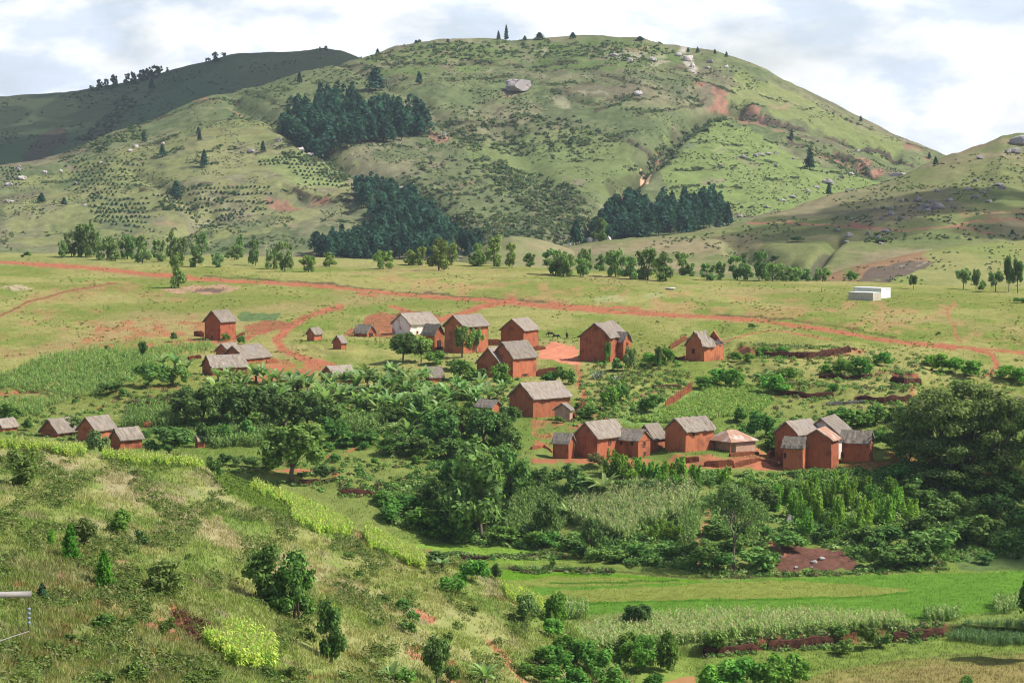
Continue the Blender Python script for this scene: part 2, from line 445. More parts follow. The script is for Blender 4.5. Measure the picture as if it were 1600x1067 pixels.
# ---- valley floor, village slope and plateau
def flatY(pypts, z):   # depth of a level plane at height z seen at rows pypts
    return [(x, F * -z / (y - HZ)) for x, y in pypts]
cb = [(-300, 1040), (900, 1040), (1000, 1030), (1100, 1021), (1260, 1008), (1400, 1001), (1480, 994), (1600, 988), (1900, 980)]
ct = [(x, y - (19 if x < 1500 else 4)) for x, y in cb]
pe = [(-300, 800), (300, 800), (560, 838), (690, 850), (880, 868), (960, 886), (1100, 901), (1250, 894), (1400, 891), (1480, 884), (1560, 874), (1640, 876), (1900, 870)]
peY = [(-300, 345), (300, 348), (560, 352), (690, 362), (880, 355), (960, 344), (1100, 335), (1250, 339), (1400, 341), (1480, 345), (1600, 350), (1900, 350)]
VAL = Sheet('village_ground', -260, 1860, 2.0, [
    (C_(1700), C_(148)),
    (C_(1067), C_(269)),
    (cb, flatY(cb, -56.6)),
    (ct, [(x, y + .8) for x, y in flatY(ct, -55.0)]),
    (pe, peY),
    ([(-300, 735), (300, 735), (450, 745), (650, 745), (900, 728), (1100, 730), (1260, 738), (1370, 735), (1600, 765), (1900, 770)],
     [(-300, 372), (450, 374), (650, 378), (900, 385), (1260, 385), (1600, 382), (1900, 382)]),
    (C_(650), [(-300, 416), (0, 416), (450, 414), (900, 417), (1300, 421), (1900, 424)]),
    (C_(565), [(-300, 466), (0, 466), (900, 468), (1300, 473), (1900, 478)]),
    (C_(500), [(-300, 532), (900, 535), (1900, 545)]),
    ([(-300, 445), (0, 445), (500, 445), (900, 460), (1300, 465), (1900, 470)], [(-300, 645), (0, 645), (500, 650), (900, 620), (1300, 625), (1900, 630)]),
    ([(-300, 396), (0, 397), (300, 399), (500, 403), (700, 410), (860, 420), (1000, 427), (1150, 435), (1300, 440), (1420, 445), (1600, 450), (1900, 455)],
     [(-300, 850), (0, 850), (500, 835), (860, 760), (1300, 735), (1900, 715)]),
    ([(-300, 415), (0, 416), (500, 425), (900, 445), (1300, 465), (1900, 480)], [(-300, 960), (500, 960), (900, 900), (1300, 880), (1900, 880)]),
    (C_(470), C_(1150)),
], ncrest=10)

# ---- near hillside on the left
cA = [(-600, 650), (-200, 682), (0, 695), (100, 699), (200, 711), (310, 723), (350, 743), (450, 776), (540, 819), (620, 846), (700, 871), (760, 894), (830, 936), (880, 971), (920, 1001), (960, 1040), (1000, 1078), (1060, 1130), (1200, 1200)]
HILL = Sheet('near_hillside', -560, 1090, 1.7, [
    (C_(2500), [(-600, 45), (0, 45), (400, 52), (850, 80), (1100, 84)]),
    (C_(1500), [(-600, 70), (0, 76), (400, 92), (850, 132), (1100, 160)]),
    (C_(1180), [(-600, 100), (0, 112), (400, 140), (850, 200), (960, 225), (1100, 233)]),
    ([(x, max(y + 8, 1067) if x > 960 else 1067) for x, y in cA], [(-600, 120), (0, 132), (400, 170), (700, 215), (850, 240), (960, 254), (1100, 243)]),
    ([(x, (y * .55 + 1067 * .45) if x < 960 else y + 4) for x, y in cA], [(-600, 175), (0, 186), (400, 222), (700, 248), (850, 258), (960, 262), (1100, 246)]),
    (cA, [(-600, 262), (0, 272), (310, 296), (450, 295), (620, 290), (760, 280), (880, 272), (960, 264), (1060, 250), (1200, 225)]),
    ([(x, y + 22) for x, y in cA], [(-600, 300), (0, 308), (310, 325), (620, 312), (760, 298), (880, 288), (1060, 262), (1200, 240)]),
    ([(x, y + 120) for x, y in cA], [(-600, 320), (0, 325), (310, 340), (620, 322), (760, 306), (880, 294), (1060, 268), (1200, 250)]),
], ncrest=5)

# ---- the big hill
cD = [(-400, 330), (-200, 300), (0, 263), (60, 252), (110, 236), (170, 205), (240, 185), (310, 152), (360, 142), (420, 124), (470, 108), (530, 92), (580, 80), (620, 70), (680, 62), (760, 60), (840, 60), (930, 55), (1000, 57), (1040, 70), (1120, 80), (1200, 110), (1260, 141), (1330, 182), (1400, 215), (1450, 235), (1490, 252), (1560, 262), (1700, 268), (1900, 300)]
def midD(f): return [(x, y + (400 - y) * f) for x, y in cD]
BIG = Sheet('big_hill', -380, 1880, 2.2, [
    (C_(440), C_(1080)),
    (C_(400), C_(1200)),
    (midD(.66), [(-400, 1300), (0, 1320), (800, 1380), (1500, 1380), (1900, 1380)]),
    (midD(.33), [(-400, 1400), (0, 1430), (800, 1570), (1500, 1540), (1900, 1500)]),
    (cD, [(-400, 1500), (0, 1520), (300, 1650), (800, 1800), (1200, 1790), (1500, 1720), (1900, 1650)]),
    ([(x, y + 45) for x, y in cD], [(-400, 1620), (0, 1640), (300, 1800), (800, 2000), (1200, 1980), (1900, 1850)]),
    ([(x, y + 190) for x, y in cD], [(-400, 1900), (800, 2400), (1900, 2200)]),
], ncrest=4, ksm=15)

# ---- the boulder strewn hill on the right
c1 = [(760, 420), (820, 404), (880, 392), (950, 380), (1080, 364), (1170, 351), (1250, 325), (1330, 299), (1380, 282), (1440, 258), (1490, 239), (1540, 226), (1565, 214), (1600, 211), (1700, 195), (1900, 190)]
RIGHT = Sheet('boulder_hill', 762, 1880, 2.0, [
    (C_(470), C_(860)),
    ([(x, max(y + 6, 440)) for x, y in c1], [(760, 900), (1900, 900)]),
    ([(x, y + (440 - y) * .5 if y < 430 else y + 3) for x, y in c1], [(760, 960), (1200, 990), (1600, 1080), (1900, 1090)]),
    (c1, [(760, 1000), (900, 1040), (1170, 1100), (1400, 1220), (1600, 1300), (1900, 1320)]),
    ([(x, y + 25) for x, y in c1], [(760, 1100), (1170, 1200), (1600, 1400), (1900, 1420)]),
    ([(x, y + 120) for x, y in c1], [(760, 1150), (1170, 1300), (1600, 1500), (1900, 1520)]),
], ncrest=3, ksm=13)
# ---- low knoll bottom right of it
c2 = [(1180, 470), (1230, 452), (1260, 440), (1340, 413), (1420, 397), (1500, 385), (1600, 372), (1750, 366), (1900, 370)]
KNOLL = Sheet('grass_knoll', 1182, 1880, 2.0, [
    (C_(480), C_(735)),
    ([(x, (y + 475) / 2) for x, y in c2], [(1180, 760), (1600, 820), (1900, 830)]),
    (c2, [(1180, 790), (1260, 820), (1600, 890), (1900, 900)]),
    ([(x, y + 25) for x, y in c2], [(1180, 850), (1600, 950), (1900, 960)]),
    ([(x, y + 70) for x, y in c2], [(1180, 880), (1600, 990), (1900, 1000)]),
], ncrest=2)
c3 = [(690, 425), (720, 408), (760, 384), (800, 370), (840, 374), (880, 386), (930, 405), (960, 430)]
MOUND = Sheet('low_mound', 690, 960, 2.0, [
    (C_(440), C_(940)), ([(x, y * .5 + 220) for x, y in c3], C_(985)), (c3, C_(1030)), ([(x, y + 25) for x, y in c3], C_(1090)), ([(x, y + 60) for x, y in c3], C_(1120)),
], ncrest=2)
cE = [(-500, 190), (-200, 165), (0, 152), (60, 149), (120, 146), (200, 131), (280, 112), (360, 93), (440, 84), (500, 80), (535, 86), (580, 105), (700, 160), (900, 200)]
FAR = Sheet('far_hill', -480, 880, 2.4, [
    (C_(330), C_(1950)), ([(x, (y + 330) / 2) for x, y in cE], C_(2250)), (cE, C_(2600)), ([(x, y + 40) for x, y in cE], C_(2900)), ([(x, y + 120) for x, y in cE], C_(3100)),
], ncrest=2, dpy=2.0)

# relief
VAL.noise([(40, 0.5), (9, 0.22), (2.5, 0.10)])
flat = sm(0, 14, VAL.PY - pl(pe, VAL.PX)) * (1 - sm(-6, 0, VAL.PY - pl(ct, VAL.PX)))   # the paddies stay level
VAL0 = VAL.V[..., 2].copy()
for pts, dr in [
    ([(0, 409), (120, 414), (240, 425), (420, 436), (600, 452), (780, 467), (900, 477)], 0.7),
    ([(1120, 492), (1240, 503), (1340, 518)], 0.7),
    ([(1150, 549), (1200, 560), (1260, 562), (1330, 558)], 1.4),
    ([(1170, 583), (1230, 588), (1290, 588), (1360, 590)], 1.2),
    ([(1390, 602), (1436, 602)], 1.5),
    ([(1215, 613), (1280, 618), (1330, 622), (1420, 622)], 1.4),
    ([(960, 630), (1000, 608), (1060, 602), (1120, 596)], 0.8),
    ([(300, 752), (440, 756), (530, 754)], 0.9), ([(530, 768), (600, 770)], 1.0), ([(560, 742), (680, 745)], 0.8),
    ([(0, 617), (60, 612), (90, 610)], 0.5), ([(190, 628), (300, 627)], 1.2),
    ([(690, 872), (790, 873), (880, 873)], 0.6), ([(780, 886), (860, 888), (960, 892), (1060, 900)], 0.6),
    ([(860, 905), (1000, 912)], 0.2), ([(370, 487), (440, 486)], 0.4), ([(480, 545), (520, 560), (545, 565)], 0.6),
    ([(1060, 725), (1110, 729), (1230, 729)], 1.2), ([(1450, 598), (1600, 604)], 0.8)]:
    VAL.lip(pts, dr)
for k, (lo, hi) in enumerate([(1.0, .35)]):
    VAL.V[..., 2] = VAL.V[..., 2] * (1 - flat * .85) + (VAL.V[..., 2] - (VAL0 - P(VAL.PX, VAL.PY, VAL.Y)[..., 2])) * flat * .85
VAL.carve([(1000, 1075), (1040, 1062), (1085, 1048)], 22, 1.1)
HILL.noise([(22, 0.5), (6, 0.30), (1.6, 0.16)])
HILL.carve([(270, 960), (310, 990), (345, 1000)], 16, 0.9); HILL.carve([(535, 1000), (575, 1025), (620, 1050)], 18, 1.2)
HILL.carve([(640, 960), (690, 975), (760, 1000)], 8, .5)
BIG.noise([(160, 6.0), (45, 2.6), (14, 1.0), (5, .4)])
for pts, w, dp in [
    ([(905, 395), (925, 350), (960, 300), (1000, 262), (1035, 235), (1060, 200), (1100, 172), (1150, 160)], 17, 11),
    ([(1150, 170), (1220, 190), (1300, 235), (1360, 270)], 11, 5), ([(1270, 200), (1350, 225), (1400, 245)], 8, 4),
    ([(760, 400), (700, 340), (620, 290), (540, 265), (480, 230), (430, 185), (370, 160)], 15, 7),
    ([(880, 390), (860, 300), (800, 220), (740, 160)], 22, 4), ([(210, 275), (310, 330), (470, 320), (545, 330)], 12, 3),
    ([(530, 98), (590, 130), (660, 160), (700, 200)], 10, 3), ([(270, 395), (290, 360), (330, 330)], 12, 4)]:
    BIG.carve(pts, w, dp)
for pts, dr in [([(560, 112), (640, 100), (760, 102), (900, 105)], 2), ([(640, 200), (690, 190), (800, 195), (900, 190)], 2.2), ([(940, 120), (1000, 135), (1070, 148)], 2.5), ([(860, 150), (930, 165), (1000, 150), (1060, 150)], 2),
    ([(1140, 165), (1200, 180), (1255, 198)], 3), ([(1230, 218), (1300, 232), (1360, 268)], 3.5), ([(1290, 205), (1370, 230), (1420, 252)], 2.5), ([(980, 225), (1030, 240)], 3), ([(380, 138), (430, 160)], 2.5), ([(440, 305), (480, 318), (540, 320)], 2.5), ([(220, 302), (320, 300), (420, 305)], 1.5)]:
    BIG.lip(pts, dr, up=14, fade=25)
RIGHT.noise([(90, 3), (28, 1.2), (8, .5)]); RIGHT.carve([(1150, 385), (1230, 410), (1260, 430)], 16, 6); RIGHT.carve([(1250, 430), (1290, 395), (1310, 375)], 9, 4)
RIGHT.lip([(1130, 352), (1300, 355), (1400, 361), (1480, 358), (1600, 342)], 1.2, up=10)
KNOLL.noise([(50, 1.2), (12, .4)]); MOUND.noise([(40, 1.5), (12, .5)]); FAR.noise([(220, 8), (60, 3), (18, 1)])

# ---- ground colours (bare earth, dry grass, crops; not light)
G1, G2, DRY, EARTH, DKEARTH = (0.170, 0.190, 0.050), (0.255, 0.245, 0.085), (0.33, 0.25, 0.13), (0.34, 0.125, 0.070), (0.20, 0.08, 0.05)
x, y = VAL.V[..., 0], VAL.V[..., 1]
base = blend([G1, G2, (0.14, 0.19, 0.04), (0.30, 0.22, 0.11)], [sm(.35, .65, fbm(x / 26, y / 40, 1, 5)), sm(.52, .7, fbm(x / 9, y / 16, 2, 4)) * .8, sm(.55, .75, fbm(x / 34 + 9, y / 60, 3, 5, .6)) * .55])
pv = Paint(VAL, base)
low = sm(600, 660, VAL.PY)
pv.mix(low * .7, (0.11, 0.17, 0.035))
pv.mix(sm(-5, 10, VAL.PY - pl(pe, VAL.PX)) * 1.0, (0.155, 0.21, 0.045))
# bare, reddish wear on the open grass
pv.poly([(0, 470), (190, 430), (330, 480), (300, 540), (0, 560)], (0.30, 0.18, 0.09), .55, 6, .60)
pv.poly([(150, 510), (230, 498), (325, 505), (320, 535), (220, 545), (120, 545)], EARTH, .7, 6, .55)
pv.poly([(560, 430), (1500, 480), (1600, 540), (1100, 500), (700, 470)], (0.33, 0.2, 0.1), .6, 8, .58)
pv.poly([(-250, 390), (600, 398), (600, 420), (-250, 415)], (0.25, 0.25, 0.10), .5)
def road(pts, w, col=EARTH, **k): pv.stroke(pts, w + 2.5, (0.30, 0.16, 0.085), .6, 3, frag=.42); pv.stroke(pts, w, col, 1, 1.5, **k)
main = [(-260, 400), (0, 411), (60, 415), (120, 418), (200, 425), (240, 429), (320, 435), (420, 441), (520, 448), (600, 457), (700, 466), (780, 472), (860, 479), (950, 487), (1040, 493), (1120, 497), (1200, 505), (1260, 514), (1320, 524), (1380, 534), (1440, 541), (1490, 545)]
road(main, 4.4)
pv.stroke([(60, 417), (240, 432), (420, 444), (600, 460), (780, 475), (950, 489)], 1.2, (0.28, .14, .08), .6, 1.5, frag=.5)
pv.stroke([(320, 430), (420, 437), (520, 444), (600, 453), (700, 462), (900, 478), (1000, 487)], 1.6, (0.085, .06, .04), .85, 1.5, frag=.35)
pv.stroke([(1120, 493), (1240, 503), (1340, 519), (1400, 530)], 1.8, (0.09, .06, .035), .8, 1.5, frag=.4)
road([(800, 470), (745, 482), (715, 492), (690, 500)], 6); road([(610, 478), (650, 490), (680, 500)], 3.5); road([(590, 462), (560, 458)], 2)
road([(1000, 480), (940, 482), (860, 476)], 3.5); road([(1040, 493), (960, 478)], 2.5)
road([(1470, 540), (1530, 547), (1600, 553), (1860, 566)], 3.2); road([(1515, 545), (1550, 556), (1558, 575), (1543, 592)], 4)
road([(1500, 538), (1487, 505), (1480, 488), (1490, 472)], 1.2); road([(1300, 535), (1200, 520), (1130, 540)], 1.5); road([(1350, 555), (1300, 560)], 3)
road([(530, 478), (480, 495), (448, 512), (432, 530), (440, 548), (470, 560), (520, 572)], 7)
road([(0, 492), (40, 472), (110, 454), (180, 441)], 1.6, DKEARTH); road([(300, 534), (340, 535), (385, 528), (420, 515)], 4)
pv.poly([(560, 508), (580, 490), (640, 486), (690, 492), (690, 515), (620, 528), (540, 522), (545, 512)], (0.27, .10, .06), .9)
pv.poly([(380, 512), (400, 503), (460, 502), (440, 516), (385, 522)], (0.27, .10, .06), .9)
pv.poly([(370, 492), (380, 487), (440, 488), (430, 500), (375, 503)], (0.09, .15, .06), .9, 2)
pv.poly([(843, 540), (870, 535), (905, 548), (907, 572), (880, 568), (842, 562)], (0.50, .20, .12), 1, 4)
pv.poly([(385, 590), (420, 572), (480, 565), (505, 578), (460, 590), (410, 598)], EARTH, .9, 7, .45, 0, (18, 6)); pv.stroke([(395, 592), (440, 585), (500, 580)], 2, (.22, .09, .055), .8, 3, frag=.45); pv.poly([(395, 568), (440, 560), (470, 572), (420, 580)], EARTH, .7, 5)
road([(905, 600), (913, 615), (906, 630), (918, 645), (945, 656), (900, 670)], 4); road([(900, 575), (907, 590), (905, 602)], 2.5)
pv.poly([(830, 655), (880, 660), (905, 690), (860, 700), (830, 680)], EARTH, .7, 5, .45); pv.poly([(835, 690), (880, 700), (960, 718), (1200, 722), (1225, 733), (1100, 731), (830, 724)], EARTH, .9, 5, .42)
pv.poly([(1180, 700), (1225, 705), (1230, 730), (1140, 728)], EARTH, .9, 4); pv.poly([(1250, 735), (1330, 722), (1400, 715), (1380, 700), (1440, 715), (1360, 735)], EARTH, .6, 4)
pv.poly([(1400, 735), (1440, 715), (1560, 740), (1570, 770), (1440, 770)], (0.26, .115, .07), .85, 5)
pv.poly([(412, 745), (450, 738), (530, 742), (530, 753), (470, 757), (415, 754)], EARTH, .95, 3); pv.stroke([(530, 715), (548, 705), (560, 700)], 3, EARTH); pv.stroke([(505, 715), (520, 712)], 2.5, EARTH)
pv.poly([(1212, 875), (1228, 857), (1260, 852), (1310, 862), (1345, 882), (1330, 892), (1215, 892)], (0.15, .072, .052), 1, 9); pv.poly([(1205, 880), (1228, 850), (1312, 855), (1350, 884), (1330, 892), (1215, 892)], (0.10, .05, .036), .8, 9, .52, 3, (7, 3)); pv.stroke([(1185, 828), (1205, 848), (1225, 868)], 4, (0.30, .13, .08))
road([(1112, 782), (1104, 815), (1092, 845), (1090, 870), (1093, 890)], 2.2, (0.36, .18, .10))
pv.stroke([(980, 635), (1000, 618), (1040, 607), (1060, 604)], 2, (0.30, .13, .08), .9); pv.stroke([(1150, 550), (1210, 562), (1262, 563)], 4, (0.30, .11, .06), 1); pv.stroke([(1215, 617), (1290, 622)], 3.5, (.17, .068, .045), .9, frag=.35); pv.stroke([(1335, 625), (1420, 626)], 4, (.17, .065, .042), 1, frag=.35)
pv.stroke([(1397, 598), (1433, 600)], 5, (.16, .065, .045), 1); pv.stroke([(1370, 590), (1382, 594)], 3, EARTH); pv.stroke([(1430, 600), (1418, 640)], 4, EARTH, .7)
pv.stroke([(1170, 585), (1230, 590)], 3, (.12, .10, .05), .8); pv.stroke([(0, 618), (50, 613), (95, 609)], 2.5, EARTH, .95); pv.stroke([(200, 630), (300, 628)], 6, (.11, .075, .045), .9); pv.stroke([(230, 611), (275, 612)], 4, EARTH, .8)
pv.stroke([(530, 771), (600, 773)], 3, (.30, .11, .06)); pv.stroke([(640, 866), (690, 858)], 2.5, EARTH, .8); pv.stroke([(150, 640), (190, 622)], 3, EARTH, .7, frag=.5)
pv.poly([(245, 455), (290, 446), (355, 444), (380, 450), (340, 458), (280, 458)], (.36, .22, .15), .9, 4, .35); pv.poly([(298, 455), (320, 449), (355, 450), (345, 456)], (.13, .085, .075), .9, 3)
pv.poly([(0, 448), (30, 446), (60, 450), (20, 456)], (.42, .33, .24), .7, 3); pv.poly([(905, 468), (1010, 455), (1060, 462), (940, 476)], (.28, .30, .14), .6, 6, .45)
pv.poly([(955, 650), (1000, 622), (1060, 608), (1075, 615), (1005, 650), (960, 665)], (.215, .25, .075), .95, 3)
pv.poly([(960, 655), (1020, 640), (1100, 600), (1180, 602), (1210, 625), (1190, 640), (1080, 660), (980, 665)], (.16, .25, .065), .9, 4)
pv.poly([(210, 660), (160, 650), (200, 625), (290, 635), (280, 660)], (.20, .22, .07), .8, 4); pv.poly([(520, 710), (600, 705), (690, 718), (680, 745), (540, 735)], (.17, .21, .055), .8, 4); pv.poly([(300, 735), (560, 752), (640, 765), (620, 790), (520, 775), (330, 750)], (.16, .20, .05), .9, 3)
# paddies
R1, R2, R3 = (0.100, 0.200, 0.028), (0.185, 0.215, 0.05), (0.165, 0.26, 0.04)
pv.poly([(640, 850), (690, 851), (880, 868), (870, 873), (700, 868)], R3, 1, 1.5); pv.poly([(690, 876), (800, 877), (860, 884), (700, 886)], R3, .9, 1.5)
pv.poly([(700, 893), (760, 888), (960, 897), (1100, 908), (1000, 912), (840, 906), (700, 905)], (0.105, 0.215, 0.018), 1, 2)
pv.poly([(780, 911), (860, 901), (960, 903), (1090, 910), (1000, 915), (870, 916)], R2, .9, 1.5)
pv.poly([(700, 913), (870, 917), (1000, 913), (1100, 909), (1250, 901), (1400, 898), (1700, 890), (1700, 960), (1450, 968), (1100, 985), (900, 990), (760, 960)], R1, 1, 2)
pv.poly([(830, 938), (880, 922), (1060, 914), (1200, 905), (1330, 912), (1425, 922), (1370, 931), (1100, 936), (900, 942)], R2, 1, 3)
pv.stroke([(870, 943), (1100, 938), (1250, 935), (1370, 931), (1430, 924)], 2.5, (0.055, .14, .012), .8, 2); pv.stroke([(860, 911), (960, 910), (1060, 907)], 2.5, (.055, .13, .015), .9, 1.5)
pv.stroke([(700, 871), (800, 874), (885, 873)], 2.5, (.16, .11, .05), .9, 2, frag=.3); pv.stroke([(780, 888), (860, 890), (960, 893), (1060, 902), (1110, 905)], 2.5, (.09, .10, .035), .9, 2)
pv.stroke([(1090, 902), (1260, 897), (1400, 893), (1480, 890)], 4, (.075, .115, .03), .9, 2)
pv.poly([(880, 965), (960, 958), (1450, 968), (1600, 950), (1600, 985), (1400, 1000), (900, 1020)], (.17, .22, .06), .9, 3)
pv.poly([(1480, 868), (1540, 858), (1620, 868), (1640, 890), (1500, 892)], (.105, .155, .05), 1, 3)
# red cut bank of the gully and the lower field
e = sm(1080, 1140, VAL.PX) * (1 - sm(1470, 1500, VAL.PX))
cm = ((VAL.PY > pl(ct, VAL.PX) - 1) & (VAL.PY < pl(cb, VAL.PX) + 1)) * np.clip(e, 0, 1)
pv.mix(cm * sm(.25, .45, fbm(VAL.PX / 9, VAL.PY / 30, 77, 4)), (.22, .09, .055))
pv.poly([(1240, 1067), (1300, 1045), (1400, 1028), (1600, 1022), (1900, 1022), (1900, 1200), (1100, 1200)], (.20, .19, .06), .95, 3); pv.poly([(1290, 1067), (1440, 1035), (1900, 1028), (1900, 1300), (1200, 1300)], (.235, .195, .075), .85, 4, .35, 0, (60, 9))
pv.stroke([(1380, 1030), (1480, 1022), (1600, 1020)], 1.5, (.13, .10, .05), .7, 2, frag=.4)
VAL.T = pv.c * (.78 + .44 * fbm(x / 1.3, y / 2.6, 29, 4, .75))[..., None]

x, y = HILL.V[..., 0], HILL.V[..., 1]
base = 1.2 * blend([(.145, .180, .048), (.215, .215, .085), (.105, .155, .034), (.175, .155, .085), (.235, .235, .105)],
             [sm(.38, .62, fbm(x / 9, y / 14, 11, 5)), sm(.5, .66, fbm(x / 6 + 3, y / 9, 12, 4)) * .8, sm(.58, .74, fbm(x / 3.5, y / 5, 13, 4)) * .8, sm(.6, .75, fbm(x / 14 + 8, y / 20, 14, 4)) * .8])
ph = Paint(HILL, base)
ph.poly([(0, 850), (0, 1067), (420, 1067), (330, 950), (160, 840)], (.125, .14, .045), .55, 12, .40, 0, (50, 30))
ph.poly([(60, 700), (200, 735), (380, 840), (560, 900), (640, 960), (420, 890), (200, 790), (60, 730)], (.29, .245, .14), .8, 10, .42, 0, (45, 14))
ph.poly([(400, 810), (560, 850), (700, 900), (760, 960), (620, 930), (480, 880)], (.24, .235, .085), .6, 10, .4, 1, (40, 14))
ph.poly([(0, 900), (260, 960), (330, 1067), (0, 1067)], (.33, .14, .085), .8, 6, .66, 2, (26, 9)); ph.poly([(60, 820), (200, 880), (180, 960), (40, 920)], (.30, .17, .11), .7, 6, .66, 3, (24, 9))
ph.poly([(330, 728), (420, 745), (540, 800), (552, 835), (500, 835), (420, 800), (350, 770)], (.155, .215, .045), .9, 5)
ph.poly([(640, 965), (700, 975), (800, 1010), (760, 1025), (700, 1010)], (.21, .24, .075), .9, 4)
ph.stroke([(272, 955), (300, 975), (345, 995)], 9, (.17, .065, .05), 1, 4); ph.stroke([(268, 948), (290, 962)], 4, EARTH, .8); ph.stroke([(535, 1005), (575, 1030), (600, 1050)], 12, (.30, .10, .065), .95, 5); ph.stroke([(650, 1020), (700, 1045), (720, 1067), (740, 1067)], 14, (.38, .16, .10), .85, 7, frag=.4)
ph.stroke([(500, 920), (560, 930), (580, 936)], 4, (.36, .20, .11), .7, 4, frag=.4); ph.stroke([(650, 955), (680, 965)], 4, (.34, .13, .08), .9); ph.stroke([(765, 1000), (800, 1040), (820, 1060)], 9, (.42, .16, .10), .9, 6, frag=.35); ph.stroke([(560, 832), (568, 850)], 4, (.36, .18, .10), .8)
ph.stroke([(760, 930), (790, 945), (830, 950)], 3, (.34, .15, .1), .7, 4, frag=.4); ph.stroke([(440, 1067), (520, 1060)], 6, EARTH, .8, 5, frag=.45); ph.stroke([(420, 1000), (440, 1010)], 5, (.30, .11, .07), .7)
HILL.T = ph.c

x, y = BIG.V[..., 0], BIG.V[..., 1]
base = .9 * blend([(.150, .178, .080), (.215, .205, .118), (.108, .142, .062), (.165, .135, .095)],
             [sm(.36, .64, fbm(x / 90, y / 90, 21, 5)), sm(.48, .64, fbm(x / 35 + 3, y / 50, 22, 5, .6)) * .75, sm(.56, .7, fbm(x / 50, y / 40, 23, 5, .6)) * .65])
base = base * (.50 + .84 * fbm(x / 6, y / 6, 24, 5, .75))[..., None]
pb = Paint(BIG, base)
BANKS = []
def bank(pts, w=3, col=(.07, .06, .035), a=.95, frag=.36): BANKS.append((pts, w)); pb.stroke(pts, w, col, a, 4, 1.6, frag)
RED = (.34, .16, .115)
pb.poly([(560, 92), (700, 66), (1000, 60), (1100, 85), (1000, 120), (800, 110), (600, 120)], (.10, .145, .045), .8, 10, .42)
pb.poly([(640, 150), (800, 190), (1000, 200), (1000, 300), (900, 390), (700, 340), (640, 250)], (.11, .125, .06), .7, 12, .48)
pb.poly([(20, 290), (400, 170), (560, 230), (540, 330), (300, 390), (0, 380)], (.215, .225, .085), .6, 10, .42)
pb.poly([(1040, 205), (1140, 185), (1280, 260), (1380, 290), (1180, 335), (1040, 320), (1030, 250)], (.17, .225, .07), .75, 8)
pb.poly([(700, 215), (900, 200), (990, 230), (1000, 280), (900, 300), (760, 260)], (.17, .215, .07), .5, 10)
pb.poly([(1150, 110), (1250, 150), (1420, 235), (1380, 240), (1250, 190), (1140, 150)], (.18, .215, .07), .6, 8)
for pts in [[(560, 112), (640, 100), (700, 103)], [(720, 98), (830, 106), (900, 104)], [(860, 150), (930, 165), (1000, 150)], [(940, 122), (1000, 138), (1070, 150), (1100, 152)], [(530, 97), (570, 108), (600, 140)], [(380, 140), (440, 165), (480, 185)], [(640, 193), (700, 191), (800, 192)], [(220, 302), (330, 300)], [(440, 306), (500, 316), (545, 320)], [(700, 130), (800, 120)], [(650, 170), (690, 190)], [(100, 245), (200, 200), (310, 160), (380, 150)], [(620, 290), (680, 330), (740, 370)], [(990, 180), (1050, 170), (1100, 155)], [(1000, 145), (960, 168), (930, 175)]]:
    bank(pts, 2.6)
_r = np.random.RandomState(17)
for _ in range(115):   # old terrace edges and cattle tracks following the slope
    x0 = _r.uniform(20, 1380); y0 = pl(cD, x0) + _r.uniform(12, 250)
    if y0 > 385: continue
    n_ = _r.randint(3, 7); sl_ = np.clip((pl(cD, x0 + 60) - pl(cD, x0 - 60)) / 120 * max(0, 1 - (y0 - pl(cD, x0)) / 200), -.5, .5)
    ps = [(x0 + k * 18, y0 + k * 18 * sl_ + _r.normal() * 2.0) for k in range(n_)]
    bank(ps, _r.uniform(1.2, 2.6), (.075, .07, .04), _r.uniform(.6, .95), .38)
for _ in range(60):   # rusty and grey worn patches
    x0 = _r.uniform(0, 1420); y0 = pl(cD, x0) + _r.uniform(15, 260)
    pb.stroke([(x0, y0), (x0 + _r.uniform(8, 40), y0 + _r.normal() * 6)], _r.uniform(3, 9), [(.20, .16, .12), (.26, .18, .12), (.13, .15, .09), (.28, .26, .17)][_r.randint(4)], .7, 8, 1.4, .5)
for pts, w in [([(905, 395), (925, 350), (960, 300)], 12), ([(1000, 262), (1035, 235), (1060, 200), (1100, 172), (1150, 162)], 13), ([(540, 265), (480, 232), (430, 190)], 8), ([(270, 395), (290, 365)], 12), ([(960, 285), (1010, 265)], 16)]:
    pb.stroke(pts, w, (.075, .085, .04), .85, 6, 1.2, .3)
for pts, w in [([(1090, 130), (1115, 140), (1130, 150)], 9), ([(1110, 155), (1135, 158)], 6), ([(1150, 168), (1180, 172), (1195, 182)], 7), ([(1160, 185), (1230, 200), (1255, 203)], 6), ([(1275, 235), (1320, 240), (1345, 255)], 7), ([(1350, 252), (1370, 268)], 6), ([(1420, 232), (1455, 250)], 4), ([(655, 200), (695, 212)], 9), ([(300, 148), (345, 158), (375, 172)], 6), ([(450, 318), (480, 322), (510, 318)], 8), ([(1015, 220), (1030, 238)], 5), ([(970, 282), (1000, 275)], 6), ([(420, 320), (455, 325)], 6)]:
    pb.stroke(pts, w, RED, .85, 7, 1.4, .47); pb.stroke(pts, w * .7, (.12, .085, .06), .7, 8, 1.4, .58)
pb.poly([(1000, 246), (1006, 248), (1018, 268), (1012, 282), (1000, 272)], (.60, .38, .24), .95, 3)
for pts in [[(1140, 165), (1200, 181), (1258, 200)], [(1230, 219), (1300, 233), (1340, 250), (1365, 270)], [(1290, 206), (1370, 231), (1425, 255)], [(1085, 125), (1150, 145)], [(1410, 225), (1470, 245)], [(980, 224), (1030, 242)]]:
    bank(pts, 3, (.075, .055, .045), .95, .28)
pb.poly([(940, 80), (1000, 78), (1050, 95), (1020, 105), (950, 95)], (.36, .31, .25), .6, 6, .5); pb.stroke([(1068, 80), (1085, 108)], 7, (.42, .38, .33), .7, 4, 1, .4)
